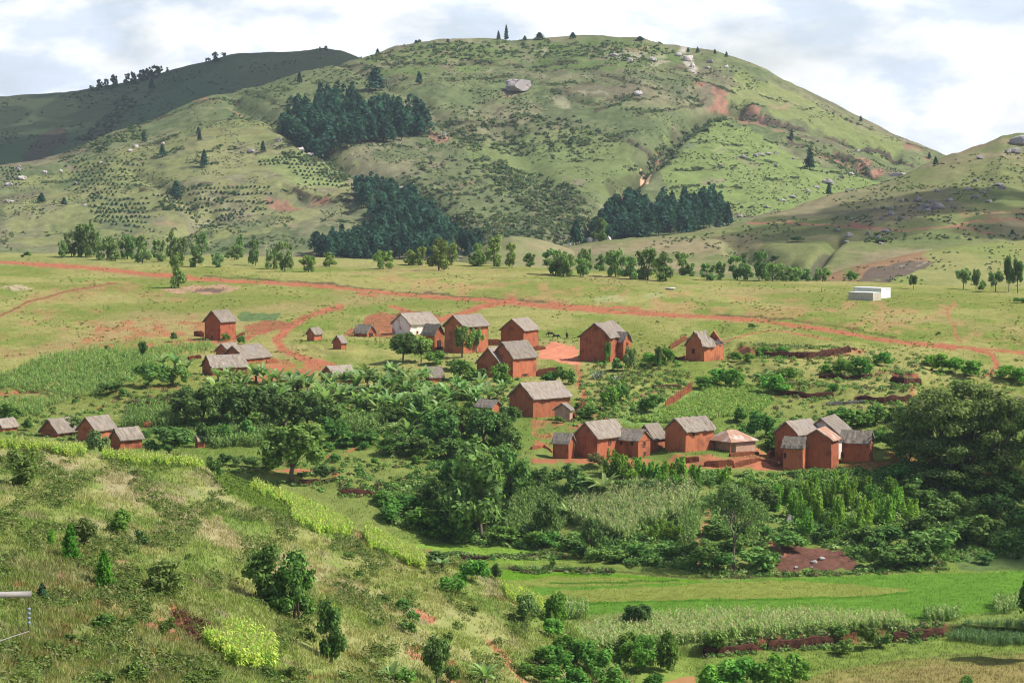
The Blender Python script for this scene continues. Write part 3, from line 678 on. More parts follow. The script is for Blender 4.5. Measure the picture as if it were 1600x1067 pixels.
pb.stroke([(1125, 210), (1135, 225), (1115, 240)], 2, (.26, .27, .13), .6); pb.poly([(0, 395), (300, 392), (520, 398), (520, 415), (0, 415)], (.20, .175, .10), .8, 4)
pb.poly([(400, 250), (520, 240), (545, 300), (450, 300)], (.19, .235, .085), .7, 4)
BIG.T = pb.c * (.72 + .56 * fbm(x / 3.2, y / 3.2, 26, 4, .8))[..., None]

x, y = RIGHT.V[..., 0], RIGHT.V[..., 1]
base = blend([(.150, .165, .065), (.215, .185, .105), (.12, .15, .055)], [sm(.4, .62, fbm(x / 60, y / 60, 31, 5)), sm(.5, .68, fbm(x / 26, y / 40, 32, 5)) * .7])
base = base * (.75 + .5 * fbm(x / 5, y / 5, 34, 4, .7))[..., None]
pr = Paint(RIGHT, base)
pr.poly([(1180, 345), (1300, 310), (1420, 280), (1500, 300), (1400, 330), (1250, 350)], (.17, .16, .09), .6, 8, .38); pr.poly([(950, 385), (1150, 365), (1200, 380), (1080, 400)], (.24, .20, .11), .6, 8, .45)
pr.stroke([(1165, 346), (1210, 332), (1265, 312), (1285, 302)], 5, (.42, .18, .11), 1, 3); pr.stroke([(1250, 322), (1300, 305), (1370, 285)], 4, (.30, .22, .12), .6, 3)
RR = (.30, .15, .10)
pr.stroke([(1110, 353), (1200, 352), (1300, 356), (1400, 362), (1440, 361), (1480, 358), (1530, 350), (1600, 343), (1880, 330)], 1.7, RR, .95, 1.5); pr.stroke([(1330, 356), (1380, 361)], 4, RR, .8, 2); pr.stroke([(1490, 358), (1520, 362), (1550, 366)], 3, RR, .95, 2); pr.stroke([(1440, 333), (1540, 332), (1600, 328)], 1.2, RR, .5, 2, frag=.4)
pr.poly([(1500, 335), (1600, 325), (1600, 350), (1510, 355)], RR, .35, 5, .5); pr.stroke([(1255, 425), (1285, 398), (1310, 378)], 6, (.08, .075, .05), .85, 4, frag=.3); pr.stroke([(1150, 385), (1220, 402), (1250, 425)], 16, (.085, .11, .045), .7, 6, frag=.4)
pr.stroke([(1490, 238), (1545, 225)], 5, (.22, .16, .10), .7); pr.stroke([(1380, 372), (1480, 374)], 3, (.07, .08, .04), .5, 3, frag=.5)
RIGHT.T = pr.c

x, y = KNOLL.V[..., 0], KNOLL.V[..., 1]
pk = Paint(KNOLL, blend([(.175, .205, .065), (.22, .22, .085)], [sm(.4, .62, fbm(x / 30, y / 40, 41, 5))]))
pk.poly([(1225, 455), (1300, 425), (1380, 400), (1470, 385), (1440, 400), (1460, 410), (1400, 430), (1330, 445)], (.24, .135, .085), .85, 6, .25); pk.poly([(1340, 440), (1360, 418), (1420, 406), (1465, 409), (1440, 420), (1400, 435), (1380, 446)], (.12, .095, .075), .95, 4, .2)
pk.poly([(1405, 416), (1430, 407), (1455, 408), (1420, 420)], (.30, .29, .22), .6, 4, .55)
KNOLL.T = pk.c
x, y = MOUND.V[..., 0], MOUND.V[..., 1]
MOUND.T = blend([(.19, .195, .09), (.23, .20, .11)], [sm(.4, .6, fbm(x / 25, y / 25, 51, 4))])
x, y = FAR.V[..., 0], FAR.V[..., 1]
pf = Paint(FAR, blend([(.10, .15, .065), (.13, .16, .075), (.075, .115, .055)], [sm(.4, .6, fbm(x / 120, y / 120, 61, 5)), sm(.5, .7, fbm(x / 60, y / 60, 62, 5)) * .6]))
pf.poly([(30, 255), (60, 215), (110, 205), (110, 225), (70, 250)], (.11, .085, .06), .8, 6); pf.poly([(100, 230), (160, 195), (190, 155), (215, 165), (170, 205)], (.06, .085, .05), .8, 7, .35); pf.stroke([(150, 145), (200, 150), (260, 147)], 3, (.08, .09, .05), .7, 4, frag=.4)
pf.stroke([(0, 154), (120, 148), (280, 114), (440, 87), (530, 86)], 4, (.09, .11, .06), .6, 3)
FAR.T = pf.c
# ------------------------------------------------------------------ houses
HOUSES = []   # (corner x, corner y, gable px, long px, eave px, ridge px, flip, options, label)
def H(cx, cy, g, l, eh, rh, label, flip=False, **k): HOUSES.append((cx, cy, g, l, eh, rh, flip, k, label))
H(344, 532, 26, 20, 31, 46, "tall narrow red mud house alone at the top left edge of the village", win=[('g', .5, .12, .5, .35)])
H(383, 569, 41, 34, 9, 27, "low red house with broad thatch, just behind and right of the pale-thatched one", name='mud_house')
H(356, 557, 20, 16, 8, 18, "small grey roof peeping out behind the low broad-thatched house", name='hut')
H(332, 588, 21, 51, 14, 31, "low red house under thick pale straw thatch beside the banana clump", rough=.16)
H(523, 597, 24, 33, 13, 26, "half-hidden house with only its dark grey roof above the banana grove")
H(491, 536, 12, 11, 12, 20, "small red hut on the grass just inside the bend of the dirt track", name='hut')
H(533, 552, 13, 7, 12, 21, "tiny square red granary with straw cap beside the curving track", name='hut', rough=.12)
H(573, 526, 13, 21, 7, 18, "small pale-thatched hut in the ploughed red field, left of the white house", flip=True, name='hut', door=True, rough=.1)
H(641, 524, 30, 43, 17, 33, "whitewashed house with a wide light grey roof among the red ones", wall='whitewall', win=[('l', .25, .1, .5, .5)])
H(679, 547, 14, 20, 24, 38, "narrow lean house squeezed between the white house and the large red one", flip=True, wall='wall', door=True, rough=.12)
H(724, 554, 31, 39, 43, 59, "tall wide red house with small trees standing against its front")
H(818, 546, 36, 24, 30, 46, "red house with grey slate-coloured roof beside the grazing cattle")
H(780, 590, 35, 22, 24, 46, "red house with one dark slit window, joined to the left of its taller twin", win=[('g', .45, .5, .3, .55)])
H(801, 591, 32, 38, 33, 56, "red house with light roof, the taller right-hand one of a joined pair", win=[('l', .5, .02, 1.6, .5)])
H(953, 568, 47, 31, 40, 61, "large red house with sagging thatch at the right end of the upper row", rough=.22)
H(974, 565, 13, 21, 31, 44, "small gabled porch house built onto the large sagging-thatched house", flip=True, name='porch_house', win=[('g', .5, .75, .4, .6)], rough=.15)
H(1100, 567, 27, 35, 26, 47, "ruined red house with half its thatch fallen in and bare rear gable", ruin=True, rough=.3, win=[('g', .42, .45, .55, .9)])
H(833, 654, 38, 60, 31, 54, "long red house with wide thatch in the middle of the slope below the village", rough=.12)
H(890, 661, 23, 5, 19, 28, "tiny brown privy with curved cap against the corner of the long house", name='privy', wall='plaster')
H(769, 651, 15, 26, 14, 24, "small shed with flat grey thatch half buried in trees left of the long house", flip=True, name='shed')
H(888, 718, 10, 24, 26, 39, "small red shed with pale roof at the left end of the lower row", flip=True, name='shed')
H(933, 718, 35, 47, 34, 57, "red house with steep gable facing left, second in the lower row", win=[('l', .45, .62, .6, .8)], band=True)
H(1020, 714, 25, 22, 31, 50, "red house with dark thatch set just behind the sunny windowed gable", push=4.5)
H(997, 715, 21, 41, 29, 44, "house with pale ragged roof and sunlit orange gable with two windows in the lower row", flip=True, win=[('l', .38, .66, .6, .6), ('l', .78, .68, .6, .6), ('g', .5, .62, .6, .8), ('g', .5, .08, .6, .7)], band=True, rough=.14)
H(1071, 713, 30, 49, 34, 53, "broad red house with thick dark thatch, right end of the joined lower row", rough=.16, win=[('l', .28, .7, .5, .7)])
H(1246, 723, 32, 43, 43, 62, "red house with dark grey roof behind the right-hand cluster, its left gable showing")
H(1309, 722, 50, 30, 46, 69, "big house with pale plastered gable rising behind the right-hand cluster", wall='whitewall', push=4)
H(1254, 735, 8, 29, 38, 52, "low red annex with a small white-grey roof at the left of the right-hand cluster", flip=True, name='annex', win=[('l', .1, .5, .4, .9)], rough=.1)
H(1299, 732, 43, 17, 46, 62, "front house of the right-hand cluster, tall red gable and orange-tinged roof", roof='rust', band=True)
H(1358, 721, 9, 41, 32, 48, "red annex with light grey thatch at the right end of the right-hand cluster", flip=True, name='annex', win=[('l', .05, .15, .4, .9)], rough=.14)
H(4, 676, 18, 18, 8, 19, "grey roof of a house cut off by the left edge of the photo")
H(89, 683, 29, 23, 9, 27, "red house with curved grey thatch, leftmost whole house of the three by the hillside crest", rough=.14)
H(148, 690, 30, 25, 19, 37, "red house half hidden by a round bush, middle of the three by the hillside crest")
H(188, 703, 19, 30, 18, 33, "red house with flat grey roof at the end of the yellow maize strip")
H(310, 702, 6, 9, 13, 18, "tiny red hut peeping out behind a dark tree above the yellow maize strip", name='hut')
H(672, 596, 8, 20, 10, 23, "straw-roofed hut buried in bushes below the tall wide house", name='hut', rough=.1)
H(441, 595, 6, 17, 6, 12, "low flat grey hut roof among the banana plants under the red yard", name='hut')

def house_geom(h):
    cx, cy, g, l, eh, rh, flip, k, label = h
    p = VAL.at(cx, cy)[0]
    if k.get('push'): p = p * (1 + k['push'] / p[1])
    s = F / p[1]
    if not flip:
        a = math.atan(g / l * 1.45); a = min(max(a, math.radians(20)), math.radians(66))
        W = g / s / math.sin(a); Ln = l / s / math.cos(a)
        long = Vector((math.cos(a), math.sin(a), 0)); gab = Vector((-math.sin(a), math.cos(a), 0))
        back = W / 2 * math.cos(a)
    else:
        a = math.atan(l / g / 1.45); a = min(max(a, math.radians(24)), math.radians(66))
        Ln = l / s / math.sin(a); W = g / s / math.cos(a)
        long = Vector((-math.sin(a), math.cos(a), 0)); gab = Vector((math.cos(a), math.sin(a), 0))
        back = W / 2 * math.sin(a)
    sl = (cy - HZ) / F
    e = eh / s
    rise = max((rh - eh) / s - back * sl, W * .22)
    c = Vector(p) + long * Ln / 2 + gab * W / 2
    return dict(p=p, c=c, W=W, L=Ln, long=long, gab=gab, e=e, r=rise, flip=flip, k=k, label=label, s=s)
HG = [house_geom(h) for h in HOUSES]
# level yards round the houses
wsum = np.zeros(VAL.PX.shape); zsum = np.zeros(VAL.PX.shape)
for h in HG:
    if h['k'].get('push'): continue
    d = np.hypot(VAL.V[..., 0] - h['c'].x, VAL.V[..., 1] - h['c'].y)
    r0 = max(h['W'], h['L']) * .62
    w = 1 - sm(r0, r0 + 4.5, d)
    wsum += w; zsum += w * h['p'][2]
m = wsum > 0
t = np.minimum(wsum, 1)
VAL.V[..., 2] = np.where(m, VAL.V[..., 2] * (1 - t) + zsum / np.maximum(wsum, 1e-6) * t, VAL.V[..., 2])

def wall_mesh(W, Ln, e, r, mat, seed, ruin=False, batter=.03, thick=.35):
    """solid earth walls with a gable at each end; local x along the ridge, y across, origin at the centre of the base"""
    rng = np.random.RandomState(seed)
    mb = MB()
    n = 7; nz_ = 6
    prof = lambda y, top: e + r * (1 - abs(y) / (W / 2)) if top else e
    def face(pts):   # grid [i][j] of points
        A = np.array(pts); R_, C2 = A.shape[:2]
        i = np.arange(R_ * C2).reshape(R_, C2)
        mb.add(A.reshape(-1, 3), np.stack([i[:-1, :-1], i[:-1, 1:], i[1:, 1:], i[1:, :-1]], -1).reshape(-1, 4))
    z0 = -1.2
    def jit(p): return p
    for sx in (-1, 1):
        rows = []
        for j in range(nz_ + 1):
            t = j / nz_
            row = []
            for i in range(9):
                yy = -1 + 2 * i / 8
                top = e + r * (1 - abs(yy)) - .06
                z = z0 + (top - z0) * t
                b = 1 - batter * max(z, 0) / (e + r)
                row.append((sx * (Ln / 2 * b + .035 * math.sin(5 * yy + seed + 3 * t)), yy * W / 2 * b, z))
            rows.append(row if sx > 0 else row[::-1])
        face(rows)
        if ruin:   # inner face of the bare gable
            face([[(p[0] - sx * thick, p[1], p[2]) for p in row][::-1] for row in rows])
            mb.add([(q[0] - dx, q[1], q[2]) for q in rows[-1] for dx in (0, sx * thick)], np.array([(2 * i, 2 * i + 1, 2 * i + 3, 2 * i + 2) if sx < 0 else (2 * i + 2, 2 * i + 3, 2 * i + 1, 2 * i) for i in range(8)]))
    for sy in (-1, 1):
        rows = []
        for j in range(nz_ + 1):
            t = j / nz_; row = []
            for i in range(11):
                u = -1 + 2 * i / 10
                top = e - .06 - (ruin and (.25 * rng.rand() + .5 * max(0, .3 - abs(u - .45))) or 0) * (j == nz_)
                z = z0 + (top - z0) * t
                b = 1 - batter * max(z, 0) / (e + r)
                row.append((u * Ln / 2 * b, sy * (W / 2 * b + .035 * math.sin(6 * u + seed + 2 * t)), z))
            rows.append(row if sy < 0 else row[::-1])
        face(rows)
        if ruin:
            face([[(p[0], p[1] - sy * thick, p[2]) for p in row][::-1] for row in rows])
            mb.add([(q[0], q[1] - dx, q[2]) for q in rows[-1] for dx in (0, sy * thick)], np.array([(2 * i, 2 * i + 1, 2 * i + 3, 2 * i + 2) if sy > 0 else (2 * i + 2, 2 * i + 3, 2 * i + 1, 2 * i) for i in range(10)]))
    return mb.mesh('wall', mat)

def roof_mesh(W, Ln, e, r, mat, seed, rough=.07, x0=None, x1=None, over=.38, gover=.30, thick=.24, ragged=False, sag=.0):
    rng = np.random.RandomState(seed + 5)
    xs = np.linspace((-Ln / 2 - gover) if x0 is None else x0, (Ln / 2 + gover) if x1 is None else x1, 13)
    k = (W / 2 + over) / (W / 2)
    ys = np.concatenate([np.linspace(-1, 0, 6), np.linspace(0, 1, 6)[1:]])
    top = np.zeros((len(xs), len(ys), 3)); bot = np.zeros_like(top)
    for i, xx in enumerate(xs):
        ej = (rng.rand(2) - .5) * rough * 2.2
        for j, yy in enumerate(ys):
            z = e + r * (1 - abs(yy) * k)
            jz = (rng.rand() - .5) * rough - sag * math.sin(math.pi * i / 12) * (1 - .3 * abs(yy))
            xj = (rng.rand() - .5) * rough * (2.5 if i in (0, 12) else .6)
            if ragged and i == 12: xj += (rng.rand() - .7) * 1.5
            ey = ej[0 if yy < 0 else 1] if abs(yy) == 1 else 0
            top[i, j] = (xx + xj, yy * (W / 2 * k + ey), z + thick * (.55 if abs(yy) == 1 else 1) + jz)
            bot[i, j] = (xx + xj * .9, yy * (W / 2 * k + ey - .02), z - .02 + jz * .5)
    mb = MB()
    R_, C2 = top.shape[:2]
    idx = np.arange(R_ * C2).reshape(R_, C2)
    q = np.stack([idx[:-1, :-1], idx[1:, :-1], idx[1:, 1:], idx[:-1, 1:]], -1).reshape(-1, 4)
    mb.add(top.reshape(-1, 3), q); mb.add(bot.reshape(-1, 3), q[:, ::-1])
    nt_ = R_ * C2; V = np.concatenate([top.reshape(-1, 3), bot.reshape(-1, 3)])
    rim = []
    for line in (idx[0], idx[-1][::-1], idx[:, 0][::-1], idx[:, -1]):
        for a, b in zip(line[:-1], line[1:]): rim.append((a, b, b + nt_, a + nt_))
    mb.add(V, np.array(rim))
    return mb.mesh('roof', mat)

def place_house(h, i):
    k = h['k']; W, Ln, e, r = h['W'], h['L'], h['e'], h['r']
    nm = k.get('name', 'mud_house')
    root = link(nm, None)
    root.empty_display_size = 1
    ang = math.atan2(h['long'].y, h['long'].x)
    root.location = (h['c'].x, h['c'].y, h['p'][2]); root.rotation_euler = (0, 0, ang)
    tag(root, h['label'], {'mud_house': 'house', 'porch_house': 'house'}.get(nm, nm), 'red mud buildings of the village')
    w = link('wall', wall_mesh(W, Ln, e, r, MAT[k.get('wall', 'wall')], i, k.get('ruin', False)), root)
    v = .80 + .34 * ((i * 37) % 11) / 11
    w.color = (v, v * (.94 + .1 * ((i * 13) % 7) / 7), v, 1)
    rm = MAT[k.get('roof', 'thatch')]
    ro = k.get('rough', .07)
    gside = 1 if h['flip'] else -1        # local direction of the near gable: -x for normal houses; flip: ridge runs away, near gable is -x too
    if k.get('ruin'):
        rf = link('roof', roof_mesh(W, Ln, e, r, rm, i, ro, x1=.05 * Ln, ragged=True, sag=.35), root)
        mb = MB(); rng = np.random.RandomState(3)
        for q in range(26):   # straw and poles slumped over the far eave
            x0 = rng.uniform(0, Ln * .52); y0 = -W / 2 - rng.uniform(-.5, .35); z0 = e + rng.uniform(-.45, .35)
            mb.tube([(x0, y0 + 1.1, z0 + .7 * rng.rand()), (x0 + rng.uniform(-.2, .5), y0, z0)], rng.uniform(.05, .14), 5)
        link('fallen_thatch', mb.mesh('fallen_thatch', rm), root)
    else:
        rf = link('roof', roof_mesh(W, Ln, e, r, rm, i, ro, sag=.10 if ro > .1 else .03, over=.3 if W < 3 else .4), root)
    g = .82 + .3 * ((i * 29) % 13) / 13
    rf.color = (g, g * .985, g * .97, 1)
    # openings.  near gable face is local -x, near long face is local -y for a normal house, +y for a flipped one
    sy = 1 if h['flip'] else -1
    def opening(nm, side, u, z, w_, h_):
        mb = MB(); fr = MB()
        f = .10
        if side == 'g':
            x = -Ln / 2; yc = (u - .5) * W * (1 if not h['flip'] else 1) * (-1 if not h['flip'] else -1)
            mb.box(x - .05, x + .25, yc - w_ / 2, yc + w_ / 2, z, z + h_)
            for a in ((yc - w_ / 2 - f, yc - w_ / 2, z - f, z + h_ + f), (yc + w_ / 2, yc + w_ / 2 + f, z - f, z + h_ + f), (yc - w_ / 2, yc + w_ / 2, z - f, z), (yc - w_ / 2, yc + w_ / 2, z + h_, z + h_ + f)):
                fr.box(x - .09, x + .2, *a)
        else:
            y = sy * W / 2; xc = (u - .5) * Ln * (-1 if h['flip'] else 1)
            y0, y1 = (y - .25, y + .05) if sy > 0 else (y - .05, y + .25)
            mb.box(xc - w_ / 2, xc + w_ / 2, y0, y1, z, z + h_)
            y0, y1 = (y - .2, y + .09) if sy > 0 else (y - .09, y + .2)
            for a in ((xc - w_ / 2 - f, xc - w_ / 2, z - f, z + h_ + f), (xc + w_ / 2, xc + w_ / 2 + f, z - f, z + h_ + f), (xc - w_ / 2, xc + w_ / 2, z - f, z), (xc - w_ / 2, xc + w_ / 2, z + h_, z + h_ + f)):
                fr.box(a[0], a[1], y0, y1, a[2], a[3])
        o = link(nm, mb.mesh(nm, MAT['wood']), root)
        link('frame', fr.mesh('frame', w.data.materials[0] if nm == 'window' else MAT['wood']), o)
    for q in k.get('win', []):
        side, u, zf, ww, hh = q
        opening('window', side, u, zf * e if zf > .3 else max(zf * e, .15), ww, min(hh, e * .4))
    if k.get('door'):
        opening('door', 'g', .5, .0, min(.8, W * .3), min(1.7, e * .75))
    if k.get('band'):   # the moulded ledge under the gable
        mb = MB(); x = -Ln / 2
        mb.box(x - .05, x + .1, -W / 2 + .12, W / 2 - .12, e - .28, e - .16)
        o = link('ledge', mb.mesh('ledge', w.data.materials[0]), root); o.color = w.color
    return root
# ---- build the ground
for s, m in ((VAL, 'ground'), (HILL, 'hillnear'), (BIG, 'far'), (RIGHT, 'far'), (KNOLL, 'far'), (MOUND, 'far'), (FAR, 'far')):
    s.build(MAT[m])
mb = MB(); n = 48
th = np.arange(n) * 2 * np.pi / n
mb.add(np.concatenate([np.stack([7000 * np.cos(th), 7000 * np.sin(th) + 1500, 0 * th - 95], -1)]), np.array([tuple(range(n))]), (.2, .2, .08))
link('plain_ground', mb.mesh('plain_ground', MAT['far']))['kind'] = 'structure'
for i, h in enumerate(HG): place_house(h, i)

# muddy pool in the gully
a, b, c, d = [VAL.at(x, yy)[0] for x, yy in ((985, 1079), (1092, 1079), (1085, 1044), (1015, 1050))]
zz = min(a[2], c[2]) + .05
zz = float(VAL.at(1045, 1060)[0][2]) + .35
mb = MB(); mb.add([(q[0], q[1], zz) for q in (a, b, c, d)], np.array([(0, 1, 2, 3)]))
link('stream_water', mb.mesh('stream_water', MAT['water']))['kind'] = 'structure'

# cloud shade: unseen clouds added high above, placed to throw shadows on the ground
def cloud(name, tgt, rx, ry, alt, seed, n=34):
    th_ = min(30, rx * .14)
    t = alt / S.z
    c = Vector(tgt) + S * t
    rng = np.random.RandomState(seed)
    mb = MB()
    import bmesh
    bm = bmesh.new(); bmesh.ops.create_icosphere(bm, subdivisions=3, radius=1)
    V0 = np.array([v.co[:] for v in bm.verts]); F0 = np.array([[v.index for v in f.verts] for f in bm.faces]); bm.free()
    for q in range(n):
        an = rng.uniform(0, 2 * np.pi); rr = math.sqrt(rng.rand()) * .85
        s_ = rng.uniform(.12, .42)
        V = V0 * (1 + .25 * (fbm(V0[:, 0] * 2 + q, V0[:, 1] * 2 + V0[:, 2], q, 3)[:, None] - .5))
        mb.add(V * [rx * s_, ry * s_, th_] + [rx * rr * math.cos(an), ry * rr * math.sin(an), rng.uniform(0, th_ * .5)], F0)
    o = link(name, mb.mesh(name, MAT['cloud'], True)); o.location = c; o['kind'] = 'structure'
cloud('cloud', (-430, 2300, 40), 480, 430, 560, 1, 46)
cloud('cloud', (205, 1075, -12), 130, 95, 420, 2, 12)
cloud('cloud', (86, 368, -48), 14, 28, 330, 3)  # small added cloud, darkening the trees at the right
# ------------------------------------------------------------------ plants
def unit(v): return v / (np.linalg.norm(v, axis=-1, keepdims=True) + 1e-9)
def cards(C, Nn, size, asp=1.8, rng=RS, roll=None):
    """one diamond shaped leaf per centre"""
    n = len(C)
    t = unit(np.cross(Nn, rng.normal(size=(n, 3)) if roll is None else roll)); b = np.cross(unit(Nn), t)
    s = np.asarray(size)[:, None] * np.ones((n, 1))
    V = np.stack([C - t * s * asp * .5, C - b * s * .5, C + t * s * asp * .5, C + b * s * .5], 1).reshape(-1, 3)
    return V, np.arange(4 * n).reshape(n, 4)
def crown_cards(rng, cl, n, leaf, asp=1.8, up=.45, shell=.45, squash=1.0):
    """leaves spread through a set of clusters (x, y, z, r)"""
    cl = np.array(cl, float)
    w = cl[:, 3] ** 2; k = rng.choice(len(cl), n, p=w / w.sum())
    d = unit(rng.normal(size=(n, 3)))
    rad = cl[k, 3] * (1 - shell * rng.rand(n) ** 1.5) * (1 + .18 * rng.normal(size=n))
    C = cl[k, :3] + d * rad[:, None] * [1, 1, squash]
    Nn = unit(d * 1.0 + rng.normal(size=(n, 3)) * .4 + np.array([0, 0, up]))
    return cards(C, Nn, leaf * rng.uniform(.65, 1.35, n), asp, rng)
def ell_clusters(rng, n, c, rad, r0, r1, lo=-1.0):
    out = []
    while len(out) < n:
        d = rng.normal(size=3); d /= np.linalg.norm(d)
        if d[2] < lo: continue
        f = rng.uniform(.55, 1.0) if rng.rand() < .8 else rng.uniform(0, .5)
        out.append((c[0] + d[0] * rad[0] * f, c[1] + d[1] * rad[1] * f, c[2] + d[2] * rad[2] * f, rng.uniform(r0, r1)))
    return out
def limb_mesh(rng, targets, r, fork=.3, n=6, mat=None, base=-.04, lean=0.0):
    mb = MB()
    f = np.array([lean + rng.normal() * .01, rng.normal() * .01, fork])
    mb.tube([(0, 0, base), tuple(f * [.5, .5, .5] + rng.normal(size=3) * [.01, .01, 0]), tuple(f)], [r * 1.25, r, r * .85], n)
    for t in targets:
        t = np.array(t[:3]); m = (f + t) / 2 + rng.normal(size=3) * .03 + np.array([0, 0, .02])
        st = f * [1, 1, rng.uniform(.75, 1.0)]
        mb.tube([st, m, t], [r * .6, r * .4, r * .15], 5)
    return mb
KINDS = {}
def build_kinds():
    # dense dark broadleaf
    L_ = []
    for v in range(4):
        rng = np.random.RandomState(100 + v)
        cl = ell_clusters(rng, 30, (0, 0, .57), (.39, .39, .37), .07, .14, -.75)
        V, Fq = crown_cards(rng, cl, 3600, .043, 1.8)
        mb = limb_mesh(rng, [cl[i] for i in range(0, 30, 4)], .03, .22)
        L_.append((mb.mesh('trunk', MAT['bark'], True), mesh_np('crown', V, [Fq], MAT['mango'])))
    KINDS['mango'] = ('broadleaf_tree', 'tree', L_)
    # low-branched tree, foliage down to the ground
    L_ = []
    for v in range(4):
        rng = np.random.RandomState(150 + v)
        cl = ell_clusters(rng, 14, (.12 * (v % 2), .05, .66), (.26, .28, .28), .08, .16) + ell_clusters(rng, 14, (-.08, -.04 * v, .36), (.36, .34, .26), .07, .15, -.9)
        V, Fq = crown_cards(rng, cl, 3000, .042, 2.0, .4, .55)
        mb = limb_mesh(rng, cl[::3], .022, .16)
        for q in range(2): mb.tube([(rng.uniform(-.1, .1), rng.uniform(-.1, .1), -.05), (rng.uniform(-.15, .15), rng.uniform(-.15, .15), .5)], [.016, .008], 5)
        L_.append((mb.mesh('trunk', MAT['bark'], True), mesh_np('crown', V, [Fq], MAT['mango'])))
    KINDS['low'] = ('broadleaf_tree', 'tree', L_)
    # open eucalyptus
    L_ = []
    for v in range(5):
        rng = np.random.RandomState(200 + v)
        cl = []
        for q in range(17 + 2 * v):
            z = rng.uniform(.10, .93); wmax = (.30 + .045 * v) * math.sin(math.pi * (0.22 + .72 * (z - .1))) ** .6
            an = rng.uniform(0, 6.28); rr = wmax * rng.uniform(.2, 1)
            cl.append((rr * math.cos(an), rr * math.sin(an), z, rng.uniform(.10, .17) * (1.15 - .5 * z)))
        V, Fq = crown_cards(rng, cl, 1900, .05, 2.4, .2, .7)
        mb = limb_mesh(rng, cl[::2], .022, .3)
        L_.append((mb.mesh('trunk', MAT['bark'], True), mesh_np('crown', V, [Fq], MAT['euc'])))
    KINDS['euc'] = ('eucalyptus_tree', 'tree', L_)
    # slender tree with clear stem
    L_ = []
    for v in range(3):
        rng = np.random.RandomState(300 + v)
        cl = ell_clusters(rng, 17, (0, 0, .61), (.36, .36, .31), .09, .16)
        V, Fq = crown_cards(rng, cl, 2600, .042, 2.0)
        mb = limb_mesh(rng, cl[::2], .024, .3)
        L_.append((mb.mesh('trunk', MAT['bark'], True), mesh_np('crown', V, [Fq], MAT['mango' if v != 1 else 'euc'])))
    KINDS['slender'] = ('slender_tree', 'tree', L_)
    # bushes
    for key, mt, nl, lf, seed in (('bush', 'shrub', 1300, .062, 400), ('dark', 'mango', 1500, .058, 430), ('grey', 'euc', 1200, .06, 460)):
        L_ = []
        for v in range(4):
            rng = np.random.RandomState(seed + v)
            cl = ell_clusters(rng, 16, (0, 0, .42), (.38, .38, .42), .10, .19, -.5)
            V, Fq = crown_cards(rng, cl, nl, lf, 1.8)
            V[:, 2] = np.maximum(V[:, 2], -.03)
            L_.append((None, mesh_np('bush', V, [Fq], MAT[mt])))
        KINDS[key] = ('bush', 'bush', L_)
    # big spreading feathery tree
    L_ = []
    for v in range(3):
        rng = np.random.RandomState(500 + v)
        cl = []
        for q in range(52):
            an = rng.uniform(0, 6.28); rr = .42 * math.sqrt(rng.rand())
            cl.append((rr * math.cos(an), rr * math.sin(an), .90 - .8 * rr ** 1.6 * rng.uniform(.5, 1.6) - rng.uniform(0, .5) * (q % 2), rng.uniform(.07, .13)))
        V, Fq = crown_cards(rng, cl, 15000, .0185, 2.0, .6, .8, .6)
        mb = limb_mesh(rng, [(c[0], c[1], c[2] - .02) for c in cl[::6]], .018, .2)
        for c in cl[::2]:
            for q in range(2):
                mb.tube([(c[0], c[1], c[2] - .03), (c[0] + rng.normal() * .06, c[1] + rng.normal() * .06, c[2] + .05)], [.006, .003], 4)
        L_.append((mb.mesh('trunk', MAT['bark'], True), mesh_np('crown', V, [Fq], MAT['umb'])))
    KINDS['umb'] = ('spreading_tree', 'tree', L_)
    # pine / cypress like conifers
    for key, mt, wide in (('pine', 'pine', 1.0), ('conifer', 'bright', 1.0)):
        L_ = []
        for v in range(3):
            rng = np.random.RandomState(600 + v)
            n = 1100
            z = rng.uniform(.12, 1, n) ** .9; R_ = (.44 * (1 - z) ** .75 + .03) * (.75 + .35 * np.sin(z * 40 + 3 * v) * .5 + .25 * rng.rand(n))
            an = rng.uniform(0, 2 * np.pi, n); lob = 1 + .22 * np.sin(an * 3 + v + z * 9)
            d = np.stack([np.cos(an), np.sin(an), 0 * an], -1)
            C = d * (R_ * lob * rng.uniform(.45, 1, n))[:, None]; C[:, 2] = z - .04
            V, Fq = cards(C, unit(d * .4 + rng.normal(size=(n, 3)) * .5 + [0, 0, .8]), .06 * rng.uniform(.6, 1.4, n), 2.4, rng)
            mb = MB(); mb.tube([(0, 0, -.04), (0, 0, .5), (0, 0, .95)], [.028, .02, .005], 6)
            L_.append((mb.mesh('trunk', MAT['bark'], True), mesh_np('crown', V, [Fq], MAT[mt])))
        KINDS[key] = ('pine_tree' if key == 'pine' else 'young_conifer', 'tree', L_)
    # bright feathery upright shrub
    L_ = []
    for v in range(4):
        rng = np.random.RandomState(700 + v)
        Vs = []; n0 = 0; Fs = []
        for q in range(9):
            an = rng.uniform(0, 6.28); rr = .33 * math.sqrt(rng.rand()); tip = rng.uniform(.6, 1.0) * (1 - .5 * rr)
            n = 170; z = rng.uniform(.05, 1, n); rad = .16 * (1 - z) ** .8 + .02
            a2 = rng.uniform(0, 6.28, n); d = np.stack([np.cos(a2), np.sin(a2), 0 * a2], -1)
            C = d * (rad * rng.uniform(.5, 1, n))[:, None]; C[:, 2] = z * tip
            C[:, 0] += rr * math.cos(an) * (.55 + .5 * z); C[:, 1] += rr * math.sin(an) * (.55 + .5 * z)
            V, Fq = cards(C, unit(d * .5 + rng.normal(size=(n, 3)) * .6 + [0, 0, .4]), .05 * rng.uniform(.6, 1.3, n), 2.4, rng)
            Vs.append(V); Fs.append(Fq + n0); n0 += len(V)
